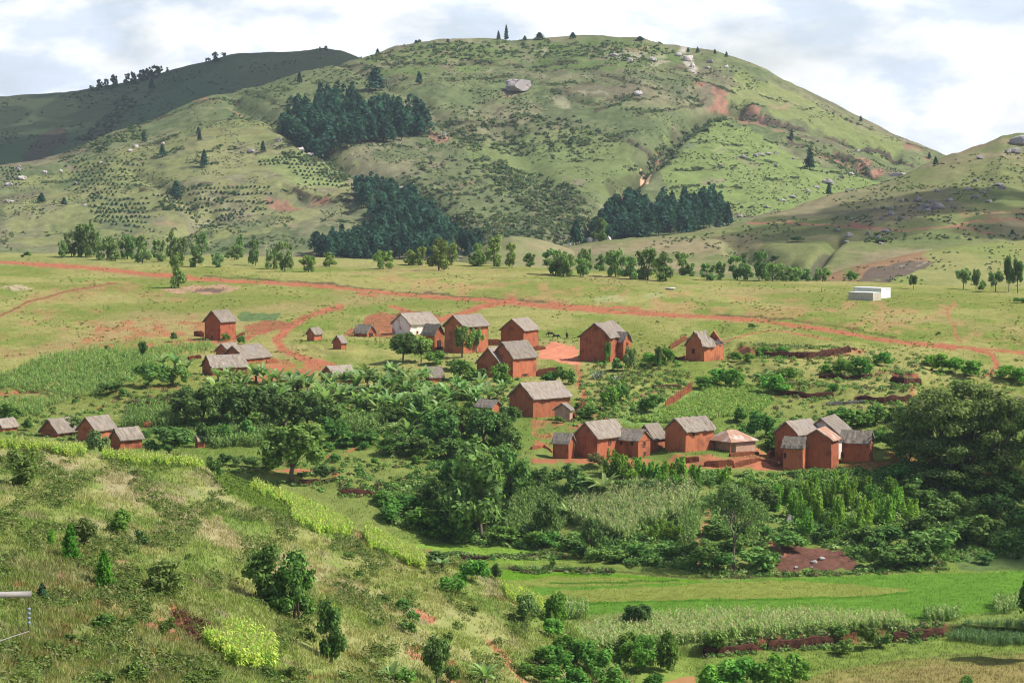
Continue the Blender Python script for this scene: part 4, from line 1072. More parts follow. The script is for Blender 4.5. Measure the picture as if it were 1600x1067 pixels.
        L_.append((None, mesh_np('feathery_shrub', np.concatenate(Vs), [np.concatenate(Fs)], MAT['bright'])))
    KINDS['feather'] = ('feathery_shrub', 'shrub', L_)
    # nearly bare tree
    rng = np.random.RandomState(800); mb = MB(); tips = []
    def grow(p, d, l, r, lv):
        q = p + d * l
        mb.tube([p, (p + q) / 2 + rng.normal(size=3) * l * .05, q], [r, r * .85, r * .65], 5)
        if lv == 0: tips.append(q); return
        for k in range(3 if lv > 1 else 3):
            nd = unit(d + rng.normal(size=3) * .5 + np.array([0, 0, .12])); grow(q, nd, l * rng.uniform(.62, .82), r * .58, lv - 1)
    grow(np.array([0, 0, -.03]), np.array([.03, 0, 1.0]), .36, .026, 4)
    T_ = np.array(tips); ex = max(np.abs(T_[:, :2]).max() * 1.02, .5); zx = T_[:, 2].max()
    k = rng.choice(len(T_), 7000)
    V, Fq = cards(T_[k] + rng.normal(size=(7000, 3)) * .05, rng.normal(size=(7000, 3)), .02 * rng.uniform(.6, 1.3, 7000), 2.0, rng)
    sc_ = np.array([.5 / ex, .5 / ex, 1 / zx])
    for i in range(len(mb.v)): mb.v[i] = mb.v[i] * sc_
    KINDS['twiggy'] = ('sparse_tree', 'tree', [(mb.mesh('trunk', MAT['bark'], True), mesh_np('crown', V * sc_, [Fq], MAT['euc']))])
    # banana plants
    L_ = []
    for v in range(5):
        rng = np.random.RandomState(900 + v); lf = MB(); st = MB()
        for q in range(1):
            ox, oy = rng.uniform(-.05, .05, 2); hh = rng.uniform(.22, .34)
            st.tube([(ox, oy, -.05), (ox * 1.05, oy * 1.05, hh)], [.045, .03], 6)
            for k in range(15):
                an = k * 2.4 + rng.uniform(-.5, .5); Ln = rng.uniform(.42, .66); el = rng.uniform(.8, 1.5); dr = rng.uniform(.5, 1.7); wd = rng.uniform(.045, .075)
                d = np.array([math.cos(an), math.sin(an), 0]); sd = np.array([-math.sin(an), math.cos(an), 0])
                p = np.array([ox, oy, hh - .03]); e = el; row = []
                for j in range(7):
                    w_ = wd * math.sin(math.pi * (j + .35) / 7.2) ** .6
                    row += [p + sd * w_ + np.array([0, 0, .35 * w_]), p, p - sd * w_ + np.array([0, 0, .35 * w_])]
                    p = p + (d * math.cos(e) + np.array([0, 0, math.sin(e)])) * Ln / 6; e -= dr / 6
                fs = [(3 * j + a, 3 * j + a + 1, 3 * j + a + 4, 3 * j + a + 3) for j in range(6) for a in (0, 1)]
                lf.add(row, np.array(fs))
        L_.append((st.mesh('stem', MAT['bark'], True), lf.mesh('leaves', MAT['banana'])))
    KINDS['banana'] = ('banana_plant', 'banana plant', L_)
    L_ = []
    for v in range(2):
        rng = np.random.RandomState(950 + v); lf = MB()
        for q in range(46):
            an = rng.uniform(0, 6.28); el = rng.uniform(.25, 1.45); Ln = rng.uniform(.5, .95)
            d = np.array([math.cos(an) * math.cos(el) * .55, math.sin(an) * math.cos(el) * .55, math.sin(el)]); sd = np.array([-math.sin(an), math.cos(an), 0]) * .035
            o = np.array([rng.uniform(-.25, .25), rng.uniform(-.25, .25), 0])
            lf.add([o + sd, o - sd, o + d * Ln * .6 - sd, o + d * Ln, o + d * Ln * .6 + sd], np.array([(0, 1, 2, 3, 4)]))
        L_.append((None, lf.mesh('agave', MAT['agave'])))
    KINDS['agave'] = ('agave', 'agave', L_)
build_kinds()

COUNT = {}
def tree(kind, px, py, h, w, label, sheet=None, tint=(1, 1, 1), group=None, sink=0.0):
    sheet = sheet or VAL
    p = sheet.at(px, py)[0]; s = F / p[1]
    nm, cat, vs = KINDS[kind]
    i = COUNT.get(kind, 0); COUNT[kind] = i + 1
    tm, cm = vs[(i * 7 + i // 3) % len(vs)]
    rz = (i * 2.399) % 6.283
    wf = 1.38 if kind == 'euc' else 1.16
    sc = (w / s * wf, w / s * wf, h / s * 1.04)
    loc = (p[0], p[1], p[2] - sink)
    if tm is None or h < 17:
        o = link(nm, cm, None, loc, (0, 0, rz), sc); o.color = (*tint, 1)
    else:
        o = link(nm, None, None, loc, (0, 0, rz), sc)
        link(tm.name.split('.')[0], tm, o); c = link(cm.name.split('.')[0], cm, o); c.color = (*tint, 1)
    tag(o, label, cat, group)
    return o
ORD = ['first', 'second', 'third', 'fourth', 'fifth', 'sixth', 'seventh', 'eighth', 'ninth', 'tenth', 'eleventh', 'twelfth', 'thirteenth', 'fourteenth', 'fifteenth', 'sixteenth', 'seventeenth', 'eighteenth', 'nineteenth', 'twentieth']
def ordinal(i): return ORD[i] if i < 20 else ('twenty-' + ORD[i - 20] if i < 29 else ('thirtieth' if i == 29 else ('thirty-' + ORD[i - 30] if i < 39 else 'fortieth')))
def row(kind, items, desc, place, group, sheet=None, tint=(1, 1, 1), **kw):
    """plants of one row, told apart by size and their order from the left"""
    items = sorted(items)
    hm = np.median([q[2] for q in items])
    for i, q in enumerate(items):
        sz = 'tall' if q[2] > hm * 1.25 else ('small' if q[2] < hm * .75 else ('wide' if q[3] > q[2] * 1.1 else 'medium-sized'))
        o_ = 'leftmost' if i == 0 else ('rightmost' if i == len(items) - 1 else ordinal(i) + ' from the left')
        k = q[4] if len(q) > 4 else kind
        v = .82 + .36 * ((i * 5 + int(q[0])) % 9) / 8
        tree(k, q[0], q[1], q[2], q[3], f"{sz} {desc}, {o_} {place}", sheet, tuple(t * v for t in tint), group, **kw)
# ------------------------------------------------------------------ trees and bushes one by one
ET = 'eucalyptus trees on the plateau'
row('euc', [(97.5, 405, 27, 16), (112, 404, 38, 22), (134, 404, 53, 30), (150, 403, 40, 20), (167, 410, 38, 24), (180, 410, 30, 22), (199, 407, 38, 24), (222, 415, 43, 26), (247, 410, 33, 22), (267, 408, 45, 22), (283, 408, 34, 24), (305, 420, 36, 24), (315, 398, 34, 20), (339, 420, 23, 21), (367, 407, 22, 25), (374, 403, 36, 17), (399, 417, 40, 20), (427, 422, 33, 18), (445, 426, 48, 24)],
    'grey-green eucalyptus', 'along the top of the track', ET)
row('euc', [(482, 426, 26, 20), (514, 418, 22, 23), (599, 421, 29, 24), (639, 415, 23, 24), (657, 415, 27, 22), (686, 423, 49, 34), (706, 416, 33, 20), (741, 417, 20, 24), (749, 417, 34, 20), (772, 417, 48, 32), (800, 420, 38, 19), (828, 410, 22, 20)],
    'rounded eucalyptus', 'before the slanting pine wood', ET, tint=(1.1, 1.05, .8))
row('euc', [(868, 429, 40, 34), (880, 431, 36, 34), (907, 431, 28, 24), (914, 419, 34, 16), (937, 422, 26, 22), (962, 432, 42, 28), (985, 436, 35, 26), (1012, 436, 47, 38), (1040, 439, 45, 36), (1067, 430, 34, 28), (1078, 431, 20, 22)],
    'bushy eucalyptus', 'in the thickest clump on the plateau', ET, tint=(.9, 1, .85))
row('euc', [(1105, 437, 25, 25), (1126, 437, 29, 18), (1152, 438, 38, 25), (1186, 439, 46, 25), (1168, 437, 26, 18), (1207, 439, 28, 28), (1225, 440, 24, 24), (1242, 440, 22, 22), (1260, 440, 19, 20), (1285, 440, 21, 19)],
    'leafy eucalyptus', 'in the row before the ploughed knoll', ET, tint=(.95, 1.05, .9))
row('slender', [(1427, 452, 23, 16), (1505, 452, 37, 27), (1525, 454, 36, 17), (1555, 456, 37, 25), (1576, 456, 61, 15), (1590, 457, 53, 28)], 'slim-stemmed tree', 'in the plateau grove by the right edge', 'trees at the right edge of the plateau')
tree('euc', 279, 450, 54, 27, "lone tall eucalyptus standing below the track beside the burnt patch", tint=(1.05, 1.1, .9))
tree('bush', 1332, 441, 18, 19, "small pale bush at the edge of the ploughed patch, left of the white tomb"); tree('bush', 1536, 456, 18, 18, "low bush between the slim stems at the right of the plateau")
tree('bush', 1594, 474, 10, 24, "low dark bush casting shade at the right edge of the plateau"); tree('bush', 41, 405, 11, 16, "small round bush above the left end of the track")
tree('slender', 223, 560, 27, 18, "tiny lollipop-shaped tree in the field left of the banana clump", tint=(.8, .9, .8)); tree('dark', 272, 536, 19, 12, "dark narrow bush beside the bare earth, left of the tall red house"); tree('bush', 167, 548, 10, 10, "tiny round bush alone in the upper left maize")
tree('bush', 353, 533, 13, 16, "small green bush at the foot of the tall narrow red house"); tree('bush', 377, 538, 14, 14, "small green bush behind the pair of thatched roofs"); tree('bush', 1174, 517, 9, 15, "little tuft of bush on the grass above the ruined house")
tree('bush', 1196 + 270, 523, 7, 9, "little bush by the fork of the track at the right")
# village trees
VT = 'garden trees of the village'
tree('slender', 630, 568, 50, 54, "dark leafy tree in front of the whitewashed house", group=VT); tree('slender', 658, 566, 46, 38, "green tree hiding the foot of the narrow lean house", group=VT, tint=(1.3, 1.35, 1)); tree('slender', 722, 560, 50, 40, "twisted tree in front of the gable of the tall wide house", group=VT, tint=(1.3, 1.3, 1.1)); tree('slender', 745, 552, 44, 24, "lopsided small tree standing against the sunny wall of the tall wide house", group=VT, tint=(1.3, 1.3, 1.1))
tree('bush', 682, 570, 25, 40, "bright leafy bush below the narrow lean house"); tree('bush', 783, 606, 42, 40, "rounded bush in front of the house with the slit window", tint=(1.1, 1.1, 1)); tree('grey', 708, 578, 20, 34, "grey-leaved bush above the banana plants"); tree('bush', 722, 592, 34, 44, "wide green bush just left of the house with the slit window"); tree('dark', 748, 594, 20, 30, "low dark bush under the house with the slit window")
tree('dark', 880, 600, 33, 36, "dark bush below the mud yard wall", tint=(1.2, 1.2, 1)); tree('bush', 858, 598, 20, 30, "small bush left of the dark one below the yard wall"); tree('grey', 986, 582, 44, 28, "spiky grey-green bush in front of the porch house"); tree('bush', 962, 582, 22, 28, "low bush below the large sagging-thatched house"); tree('bush', 950, 570, 40, 12, "creeper-like narrow bush on the corner of the large sagging-thatched house")
tree('bush', 1018, 574, 26, 30, "bright bush between the porch house and the ruin", tint=(1.3, 1.3, .9)); tree('bush', 1040, 572, 30, 28, "dull green bush beside the ruin's rubble", tint=(1, .95, .85)); tree('slender', 1029, 578, 38, 15, "thin-stemmed little tree between the porch house and the ruin"); tree('agave', 935, 592, 21, 24, "clump of pale grey agave below the large sagging-thatched house", group='agaves'); tree('agave', 962, 594, 9, 16, "small pale agave right of the bigger agave clump", group='agaves')
tree('bush', 952, 642, 40, 30, "tall green bush beside the footpath above the lower row", tint=(1.1, 1.15, .9)); tree('bush', 972, 626, 28, 26, "green bush up the slope along the grassy bank"); tree('bush', 920, 656, 22, 42, "low spreading bush beside the privy"); tree('dark', 1020, 645, 34, 46, "big dark round bush at the corner of the bean field", tint=(1.15, 1.2, 1)); tree('mango', 798, 672, 40, 40, "dark round tree against the gable of the long house")
tree('bush', 875, 664, 12, 16, "small bush at the foot of the privy"); tree('bush', 903, 636, 12, 14, "small bush behind the privy")
# left gardens
tree('grey', 235, 610, 42, 60, "thin-leaved pale bush tree left of the thatched house", tint=(.95, 1.1, .8)); tree('grey', 277, 610, 38, 44, "thin bush tree on the red bank left of the banana grove", tint=(.95, 1.1, .8)); tree('dark', 173, 620, 24, 40, "dark low bush in the field left of the red bank"); tree('bush', 192, 626, 17, 17, "small green bush touching the dark low one in the left field"); tree('dark', 213, 643, 14, 17, "small dark bush on the left grass terrace"); tree('bush', 116, 632, 9, 9, "tiny bush on the grass below the left maize")
tree('slender', 113, 672, 33, 32, "leafy tree between the two left-hand houses on the crest"); tree('grey', 152, 712, 46, 36, "round grey-green bush in front of the half-hidden house on the crest", sheet=None); tree('bush', 15, 656, 28, 42, "dark bush at the left edge beside the cut-off roof"); tree('bush', 44, 670, 18, 24, "small bush left of the house with curved thatch", tint=(.8, .8, .8))
tree('mango', 263, 716, 50, 78, "broad rounded tree right of the house at the end of the maize strip", tint=(1.2, 1.2, 1.1)); tree('mango', 316, 700, 38, 26, "dark narrow tree hiding a tiny red hut"); tree('bush', 228, 682, 14, 14, "little dark bush left of the broad rounded tree")
DG = 'dark trees of the banana grove'
row('mango', [(292, 658, 54, 56), (318, 664, 58, 58), (348, 660, 66, 62), (384, 664, 68, 70), (415, 662, 62, 56), (446, 672, 56, 60), (480, 668, 56, 56), (512, 672, 48, 50)], 'dark dense tree', 'along the dark grove below the red yard', DG)
tree('mango', 456, 756, 100, 102, "large round-crowned tree alone on the grass terrace above red earth", tint=(1.35, 1.35, 1.1))
tree('dark', 420, 742, 28, 26, "dark bush left of the trunk of the large round-crowned tree"); tree('dark', 508, 748, 16, 34, "low dark bush right of the trunk of the large round-crowned tree")
row('dark', [(352, 732, 22, 30), (372, 734, 21, 26), (392, 736, 20, 24)], 'dark shrub', 'left of the large round-crowned tree', 'short hedge shrubs')
row('bush', [(513, 706, 16, 20), (524, 726, 15, 19), (540, 700, 14, 20), (568, 705, 16, 18), (587, 735, 14, 14), (560, 745, 12, 22), (650, 735, 20, 22), (500, 745, 12, 20)], 'green shrub', 'right of the large round-crowned tree', 'shrubs on the grass terrace')
row('bush', [(520, 690, 46, 50), (545, 700, 28, 44), (575, 698, 26, 40), (330, 690, 26, 34), (352, 694, 32, 24), (385, 690, 34, 30), (505, 672, 40, 36)], 'leafy shrub', 'in the hedge above the grass terraces', 'hedge shrubs above the terraces')
# the central thicket
CT = 'trees of the central thicket'
row('mango', [(655, 664, 46, 44), (612, 664, 30, 40), (690, 705, 62, 64), (720, 690, 60, 70), (755, 700, 62, 60), (620, 714, 34, 50), (655, 718, 36, 50), (700, 722, 40, 50), (780, 700, 52, 52), (800, 715, 46, 44)], 'dense tree', 'in the thicket left of the long house', CT, tint=(1.05, 1.08, 1))
tree('low', 752, 838, 154, 122, "tallest dark tree, at the foot of the bank above the rice", tint=(1.35, 1.3, 1.25)); tree('low', 800, 775, 92, 66, "high-crowned tree behind the tallest dark tree", tint=(1.25, 1.25, 1.1)); tree('low', 706, 775, 66, 50, "dense tree left of the tallest dark tree", tint=(.95, 1, .9)); tree('mango', 680, 790, 44, 40, "dark shaded tree at the left foot of the tallest one", tint=(.85, .9, .85))
row('dark', [(845, 758, 36, 46), (868, 757, 30, 30), (897, 774, 56, 54), (915, 780, 38, 40)], 'glossy dark tree-bush', 'under the left end of the lower row', 'dark bushes under the lower row')
tree('grey', 930, 730, 26, 32, "leafless-looking purplish bush against the red gable of the lower row", tint=(1.1, .72, .85))
row('feather', [(955, 742, 46, 32), (978, 746, 42, 36), (1000, 750, 40, 36), (1022, 752, 40, 38), (1045, 753, 38, 36), (1066, 750, 42, 34), (1084, 758, 38, 32), (988, 762, 32, 34), (1032, 768, 34, 36), (1060, 770, 32, 32)], 'bright green feathery shrub', 'in the hedge before the lower row', 'feathery shrubs before the lower row')
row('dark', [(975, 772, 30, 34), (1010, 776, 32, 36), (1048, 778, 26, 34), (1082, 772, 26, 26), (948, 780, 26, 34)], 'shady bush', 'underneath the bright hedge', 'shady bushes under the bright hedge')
tree('slender', 850, 842, 66, 40, "dark little tree standing in the maize left of the pale crop", tint=(.9, .95, .9)); tree('slender', 924, 872, 64, 40, "dark little tree at the bottom edge of the pale maize", tint=(.9, .95, .9)); tree('dark', 905, 872, 24, 30, "dark bush at the foot of the tree below the pale maize")
row('feather', [(1018, 846, 32, 30), (1040, 843, 34, 34), (1062, 846, 30, 30)], 'bright feathery shrub', 'under the pale maize', 'feathery shrubs under the pale maize')
row('dark', [(930, 882, 26, 34), (1000, 874, 30, 42), (1045, 874, 28, 46), (1078, 868, 26, 34), (970, 880, 22, 36), (1020, 884, 18, 40), (892, 862, 22, 40)], 'low bush', 'along the bank foot under the maize', 'bushes along the foot of the bank', tint=(1.25, 1.3, 1.1))
row('bush', [(830, 856, 30, 44), (860, 858, 28, 46), (615, 818, 40, 50), (650, 828, 44, 60), (690, 842, 38, 56), (640, 800, 34, 44), (600, 790, 26, 36), (720, 848, 26, 44), (790, 848, 26, 50), (675, 812, 34, 44)], 'leafy bush', 'around the tallest dark tree', 'bushes round the tallest tree', tint=(.9, .95, .85))
tree('bush', 863, 887, 16, 14, "single small bush on the bank between two rice plots")
# right-hand bank
tree('twiggy', 1146, 888, 124, 88, "sparse tree with pale bare branches on the bank above the rice")
row('dark', [(1102, 888, 42, 50), (1128, 890, 34, 44), (1180, 888, 38, 64), (1205, 882, 30, 30), (1120, 840, 26, 44), (1165, 838, 30, 40), (1150, 860, 34, 44)], 'thick bush', 'round the sparse pale-branched tree', 'bushes round the sparse tree', tint=(1.2, 1.3, 1.1))
tree('mango', 1185, 806, 52, 64, "dark shaded tree tucked behind the sparse pale-branched tree", tint=(.8, .85, .8)); tree('dark', 1228, 862, 38, 62, "wide leafy bush above the tilled red patch", tint=(1.35, 1.4, 1.2)); tree('bush', 1195, 838, 16, 24, "small bush by the boulder above the tilled red patch")
row('feather', [(1165, 772, 26, 34), (1130, 752, 30, 34), (1212, 798, 46, 34), (1228, 786, 44, 32), (1246, 812, 50, 36), (1262, 790, 46, 34), (1280, 815, 50, 36), (1296, 790, 46, 34), (1314, 818, 50, 38), (1330, 794, 46, 34), (1350, 822, 52, 36), (1364, 796, 46, 34), (1384, 818, 50, 36), (1402, 800, 44, 36), (1272, 770, 34, 32), (1310, 768, 34, 32), (1348, 770, 34, 32), (1300, 840, 44, 36), (1336, 842, 40, 36), (1424, 812, 40, 38), (1260, 836, 42, 36), (1390, 775, 34, 34)], 'bright plume-like shrub', 'on the steep bank below the houses', 'plume-like shrubs on the bank')
row('dark', [(1368, 872, 44, 46), (1352, 852, 36, 46), (1384, 892, 40, 54), (1415, 888, 40, 56), (1460, 884, 66, 86), (1440, 840, 44, 56), (1490, 852, 46, 64), (1535, 856, 60, 80), (1584, 870, 52, 62), (1385, 850, 34, 50), (1500, 808, 40, 60), (1560, 810, 44, 60), (1438, 795, 42, 60), (1600, 830, 44, 60), (1470, 815, 34, 50), (1290, 845, 28, 40), (1405, 752, 34, 44), (1430, 770, 36, 50), (1540, 880, 18, 36)], 'rounded dark bush', 'on the shady bank beside the tilled patch', 'bushes on the shady right bank', tint=(1.05, 1.1, 1.0))
UT = 'big spreading trees'
tree('umb', 1462, 740, 132, 120, "big feathery tree with forked stem, nearest the right-hand houses", group=UT); tree('umb', 1512, 758, 166, 160, "largest flat-topped feathery tree with pale limbs at the right", group=UT); tree('umb', 1480, 762, 84, 120, "low spreading feathery tree under the largest flat-topped one", group=UT, tint=(.9, .9, .9)); tree('umb', 1566, 768, 140, 100, "dark spreading tree with slanting pale stems near the right edge", group=UT, tint=(.88, .92, .84)); tree('umb', 1612, 760, 146, 104, "dark spreading tree cut by the right edge", group=UT, tint=(.88, .92, .84))
tree('umb', 1420, 725, 60, 60, "small feathery tree right of the light-thatched annex", group=UT, tint=(1.1, 1.15, 1)); tree('bush', 1452, 640, 34, 50, "bush peeping above the feathery crowns on the terrace", tint=(.7, .8, .7))
row('bush', [(1190, 688, 52, 44), (1215, 700, 44, 40), (1170, 690, 30, 34), (1155, 660, 26, 30), (1380, 700, 36, 44), (1340, 668, 30, 50), (1370, 665, 34, 46), (1400, 660, 32, 40), (1310, 655, 22, 40)], 'leafy garden bush', 'behind the right-hand house cluster', 'garden bushes behind the right-hand cluster', tint=(.85, .9, .85))
row('bush', [(1150, 567, 16, 26), (1170, 572, 16, 24), (1192, 562, 18, 26), (1222, 560, 14, 22), (1125, 600, 28, 40), (1145, 604, 32, 40), (1210, 616, 34, 50), (1230, 600, 22, 34), (1290, 590, 18, 24), (1322, 594, 34, 44), (1345, 596, 36, 40), (1378, 580, 24, 32), (1302, 618, 16, 18), (1100, 606, 22, 34)], 'green terrace bush', 'on the earth banks beside the ruin', 'bushes on the earth banks', tint=(1.05, 1.15, .9))
row('bush', [(1470, 588, 30, 36), (1495, 590, 30, 40), (1520, 596, 28, 36), (1455, 578, 18, 30), (1575, 598, 24, 44), (1598, 600, 26, 36), (1500, 612, 22, 40)], 'bright clump-like bush', 'by the right fork of the track', 'garden bushes by the track fork', tint=(1.15, 1.25, .9))
# near hillside
tree('low', 38, 760, 68, 68, "round grey-green tree near the top left of the near hillside", HILL, (1.35, 1.2, 1.05)); tree('grey', 130, 858, 54, 48, "dull olive bush behind the bright young conifer", HILL, (.75, .7, .62)); tree('conifer', 110, 880, 56, 36, "bright green young conifer beside the dull olive bush", HILL, (.55, .75, .55), 'young conifers'); tree('conifer', 163, 920, 58, 40, "bright green young conifer, lower and fuller of the two", HILL, (.55, .75, .55), 'young conifers'); tree('conifer', 80, 853, 24, 18, "tiny yellow-green conifer left of the pair", HILL, (1, 1.1, .8), 'young conifers'); tree('pine', 66, 934, 28, 26, "small dark conifer just right of the power-pole arm end", HILL, (1.2, 1.2, 1.1))
tree('bush', 192, 834, 40, 50, "leafy bush, upper of two on the open hillside", HILL, (1, 1, .85)); tree('dark', 220, 848, 28, 28, "small dark bush, lower of two on the open hillside", HILL); tree('grey', 258, 935, 66, 74, "thin olive shrub with wispy twigs on the near slope", HILL, (.85, .85, .7)); tree('dark', 294, 876, 13, 13, "tiny dark bush alone on the mid slope", HILL); tree('dark', 332, 744, 36, 28, "dark bush on the crest beside the yellow maize strip", HILL, (1.1, 1.1, 1))
tree('low', 424, 950, 98, 84, "tall dark tree with pale stems, left of the pair on the near slope", HILL, (1.15, 1.15, 1)); tree('low', 462, 972, 114, 84, "tall leafy tree, right of the pair on the near slope", HILL, (1.2, 1.25, 1)); tree('low', 517, 1038, 104, 52, "narrow dark tree below the pair on the near slope", HILL, (.95, 1, .9))
tree('slender', 683, 1072, 84, 54, "small dark tree on a thin leaning stem above red earth", HILL); tree('dark', 704, 1072, 42, 32, "dark bush at the stem of the thin leaning tree", HILL)
tree('banana', 612, 1072, 42, 60, "banana plant in the red gully at the bottom of the near slope", HILL, (.8, .9, .8), 'banana plants on the near slope'); tree('dark', 632, 1076, 38, 40, "glossy bush right of the banana plant in the red gully", HILL, (1.4, 1.6, 1.2)); tree('banana', 755, 1078, 50, 58, "banana plant right of the thin leaning tree", HILL, (1.1, 1.1, 1), 'banana plants on the near slope')
tree('dark', 686, 878, 22, 44, "dark flat bush by the lower end of the yellow strip", HILL); tree('banana', 690, 894, 24, 40, "grey-green banana clump under the dark flat bush", HILL, (1, 1, 1.1)); tree('bush', 706, 926, 32, 48, "green bush in the hollow of the near slope", HILL, (1.2, 1.2, .95)); tree('bush', 738, 912, 44, 52, "tall green bush in the hollow beside the rice", HILL, (1.1, 1.15, .9)); tree('dark', 771, 902, 28, 26, "dark glossy bush on the edge of the rice", HILL); tree('dark', 634, 990, 24, 32, "dark leafy bush on the grassy mid slope", HILL, (1.2, 1.25, 1.1)); tree('bush', 630, 952, 22, 24, "small green bush above the bare red scrape", HILL); tree('bush', 646, 970, 20, 24, "small green bush just below the bare red scrape", HILL)
tree('grey', 820, 980, 54, 46, "olive rounded bush on the edge of the hillside, casting shade downhill", HILL, (.9, .95, .85)); tree('bush', 868, 978, 58, 36, "tall green bush at the corner of the bright rice", HILL, (1, 1.1, .85)); tree('bush', 862, 1000, 32, 40, "low bright bush below the tall one at the rice corner", HILL, (1.2, 1.3, 1))
row('dark', [(165, 985, 30, 44), (200, 980, 22, 28), (262, 992, 34, 30), (304, 1070, 28, 36), (230, 960, 18, 26), (210, 1062, 40, 50), (160, 1068, 26, 40), (420, 1062, 24, 30), (452, 1066, 30, 34), (336, 1060, 22, 30), (110, 1000, 18, 26), (590, 985, 18, 20), (560, 900, 12, 16), (390, 1000, 22, 36), (600, 940, 14, 20), (545, 878, 14, 18), (700, 1000, 16, 22), (480, 1010, 26, 30), (740, 960, 16, 22)], 'dark scrub bush', 'scattered over the near slope', 'scrub bushes of the near slope', HILL, (1.1, 1.05, .85))
# gully bottom
row('bush', [(978, 1040, 46, 42), (1005, 1050, 66, 50), (1042, 1046, 72, 42), (1022, 1066, 34, 34), (985, 1018, 36, 44)], 'thick gully bush', 'beside the muddy pool', 'bushes along the gully', VAL, (.95, .98, .82))
row('bush', [(1106, 1078, 42, 46), (1125, 1080, 56, 60), (1165, 1078, 58, 64), (1205, 1080, 64, 62), (1245, 1072, 56, 46), (1150, 1055, 36, 50)], 'big light green bush', 'right of the muddy pool', 'bushes right of the muddy pool', VAL, (1.25, 1.35, 1))
row('dark', [(1115, 1022, 48, 42), (1278, 998, 16, 22), (1311, 996, 26, 32), (1320, 1020, 28, 42), (1357, 1012, 50, 40), (1385, 1010, 26, 30), (1430, 1000, 20, 26)], 'bush', 'on the red cut bank', 'bushes on the red cut bank', VAL, (1.2, 1.2, 1))
tree('mango', 995, 984, 46, 46, "dark rounded small tree at the left end of the bottom maize", VAL, (.8, .85, .85)); tree('bush', 1511, 1074, 22, 30, "small bush in the brown field at the bottom edge"); tree('slender', 1630, 1032, 146, 88, "dark leafy crown of a tree standing just beyond the right edge", VAL, (.7, .8, .75))
# banana grove
row('banana', [(255, 580, 31, 39), (272, 582, 36, 39), (292, 582, 31, 37), (335, 620, 38, 46), (352, 614, 36, 41), (372, 624, 36, 41), (420, 614, 43, 46), (436, 627, 41, 46), (455, 614, 41, 41), (470, 602, 36, 41), (482, 614, 41, 46), (500, 630, 43, 46), (512, 644, 50, 53), (520, 614, 43, 46), (530, 632, 43, 46), (540, 608, 41, 41), (560, 614, 46, 48), (576, 606, 41, 44), (560, 642, 41, 41), (593, 608, 46, 48), (612, 614, 48, 48), (606, 592, 36, 39), (628, 608, 48, 48), (645, 614, 43, 46), (660, 602, 38, 41), (590, 652, 36, 41), (665, 642, 41, 46), (700, 632, 46, 51), (722, 626, 41, 46), (745, 627, 38, 44), (765, 624, 36, 41), (652, 674, 50, 53), (674, 670, 48, 51), (640, 692, 46, 51), (620, 682, 34, 39), (688, 657, 41, 46)], 'banana plant', 'in the grove across the slope', 'banana plants of the grove')
tree('banana', 945, 778, 58, 56, "big banana plant with drooping pale leaves under the lower row", tint=(1.1, 1.05, 1)); tree('banana', 1112, 690, 30, 36, "banana plant behind the rusty-roofed shed"); tree('banana', 1130, 694, 32, 34, "banana plant in the shade of the bush behind the rusty-roofed shed", tint=(.8, .85, .8)); tree('banana', 697, 770, 26, 20, "single pale banana shoot on the shaded bank", tint=(1.5, 1.5, 1.2)); tree('banana', 885, 815, 36, 40, "banana plant half lost in the maize on the bank"); tree('banana', 1195, 605, 28, 40, "banana clump on the earth bank above the bean field")
# far trees, one by one
MT = 'lone trees on the big hill'
row('pine', [(587, 143, 34, 38), (655, 137, 19, 15), (468, 127, 18, 11), (254, 252, 19, 15), (319, 268, 27, 17), (312, 232, 14, 10), (225, 222, 16, 11), (275, 309, 26, 26), (411, 246, 17, 12), (310, 216, 12, 9), (1265, 263, 32, 21), (1237, 218, 16, 10), (65, 323, 15, 18), (100, 330, 12, 14), (1138, 350, 34, 18), (1452, 250, 10, 8)], 'dark pine', 'among lone trees on the big hill', MT, BIG)
row('pine', [(779, 62, 14, 8), (791, 62, 24, 9), (843, 62, 11, 20), (820, 62, 7, 9), (895, 60, 9, 14), (1000, 60, 7, 18), (1075, 78, 8, 8), (1090, 79, 9, 8), (1117, 82, 8, 6), (1135, 87, 9, 7), (700, 66, 6, 8), (650, 68, 6, 9), (1345, 195, 9, 7), (590, 80, 8, 8)], 'dark treetop', 'along the big hill skyline', 'skyline trees of the big hill', BIG)
row('euc', [(143, 147, 8, 8), (155, 146, 16, 12), (166, 145, 15, 10), (179, 143, 20, 12), (199, 138, 16, 10), (208, 136, 17, 11), (220, 134, 18, 14), (228, 132, 19, 12), (240, 129, 20, 12), (248, 127, 17, 11), (262, 121, 8, 5), (325, 107, 8, 6), (338, 106, 16, 13), (350, 98, 6, 8), (500, 84, 6, 5), (509, 84, 7, 7)], 'dark tree', 'on the far shaded hilltop', 'trees on the far hilltop', FAR, (.5, .6, .6))
tree('pine', 237, 146, 16, 12, "single dark tree just below the tree line on the far shaded hill", FAR)
tree('pine', 1295, 311, 18, 12, "small conifer at the top end of the red track on the boulder hill", RIGHT); tree('pine', 1462, 254, 13, 11, "conifer in the saddle between the two hills", RIGHT); tree('pine', 1582, 366, 8, 9, "small dark bush above the grassy knoll", RIGHT); tree('pine', 900, 386, 38, 32, "dark round pine in front of the pale rocks by the right pine wood", RIGHT); tree('euc', 935, 382, 36, 30, "bushy tree beside the round pine at the foot of the right wood", RIGHT, (.6, .7, .65)); tree('dark', 1246, 376, 9, 26, "low dark bush above the top of the grassy knoll", RIGHT); tree('dark', 1375, 378, 7, 26, "low dark thicket on the crest of the grassy knoll", RIGHT)

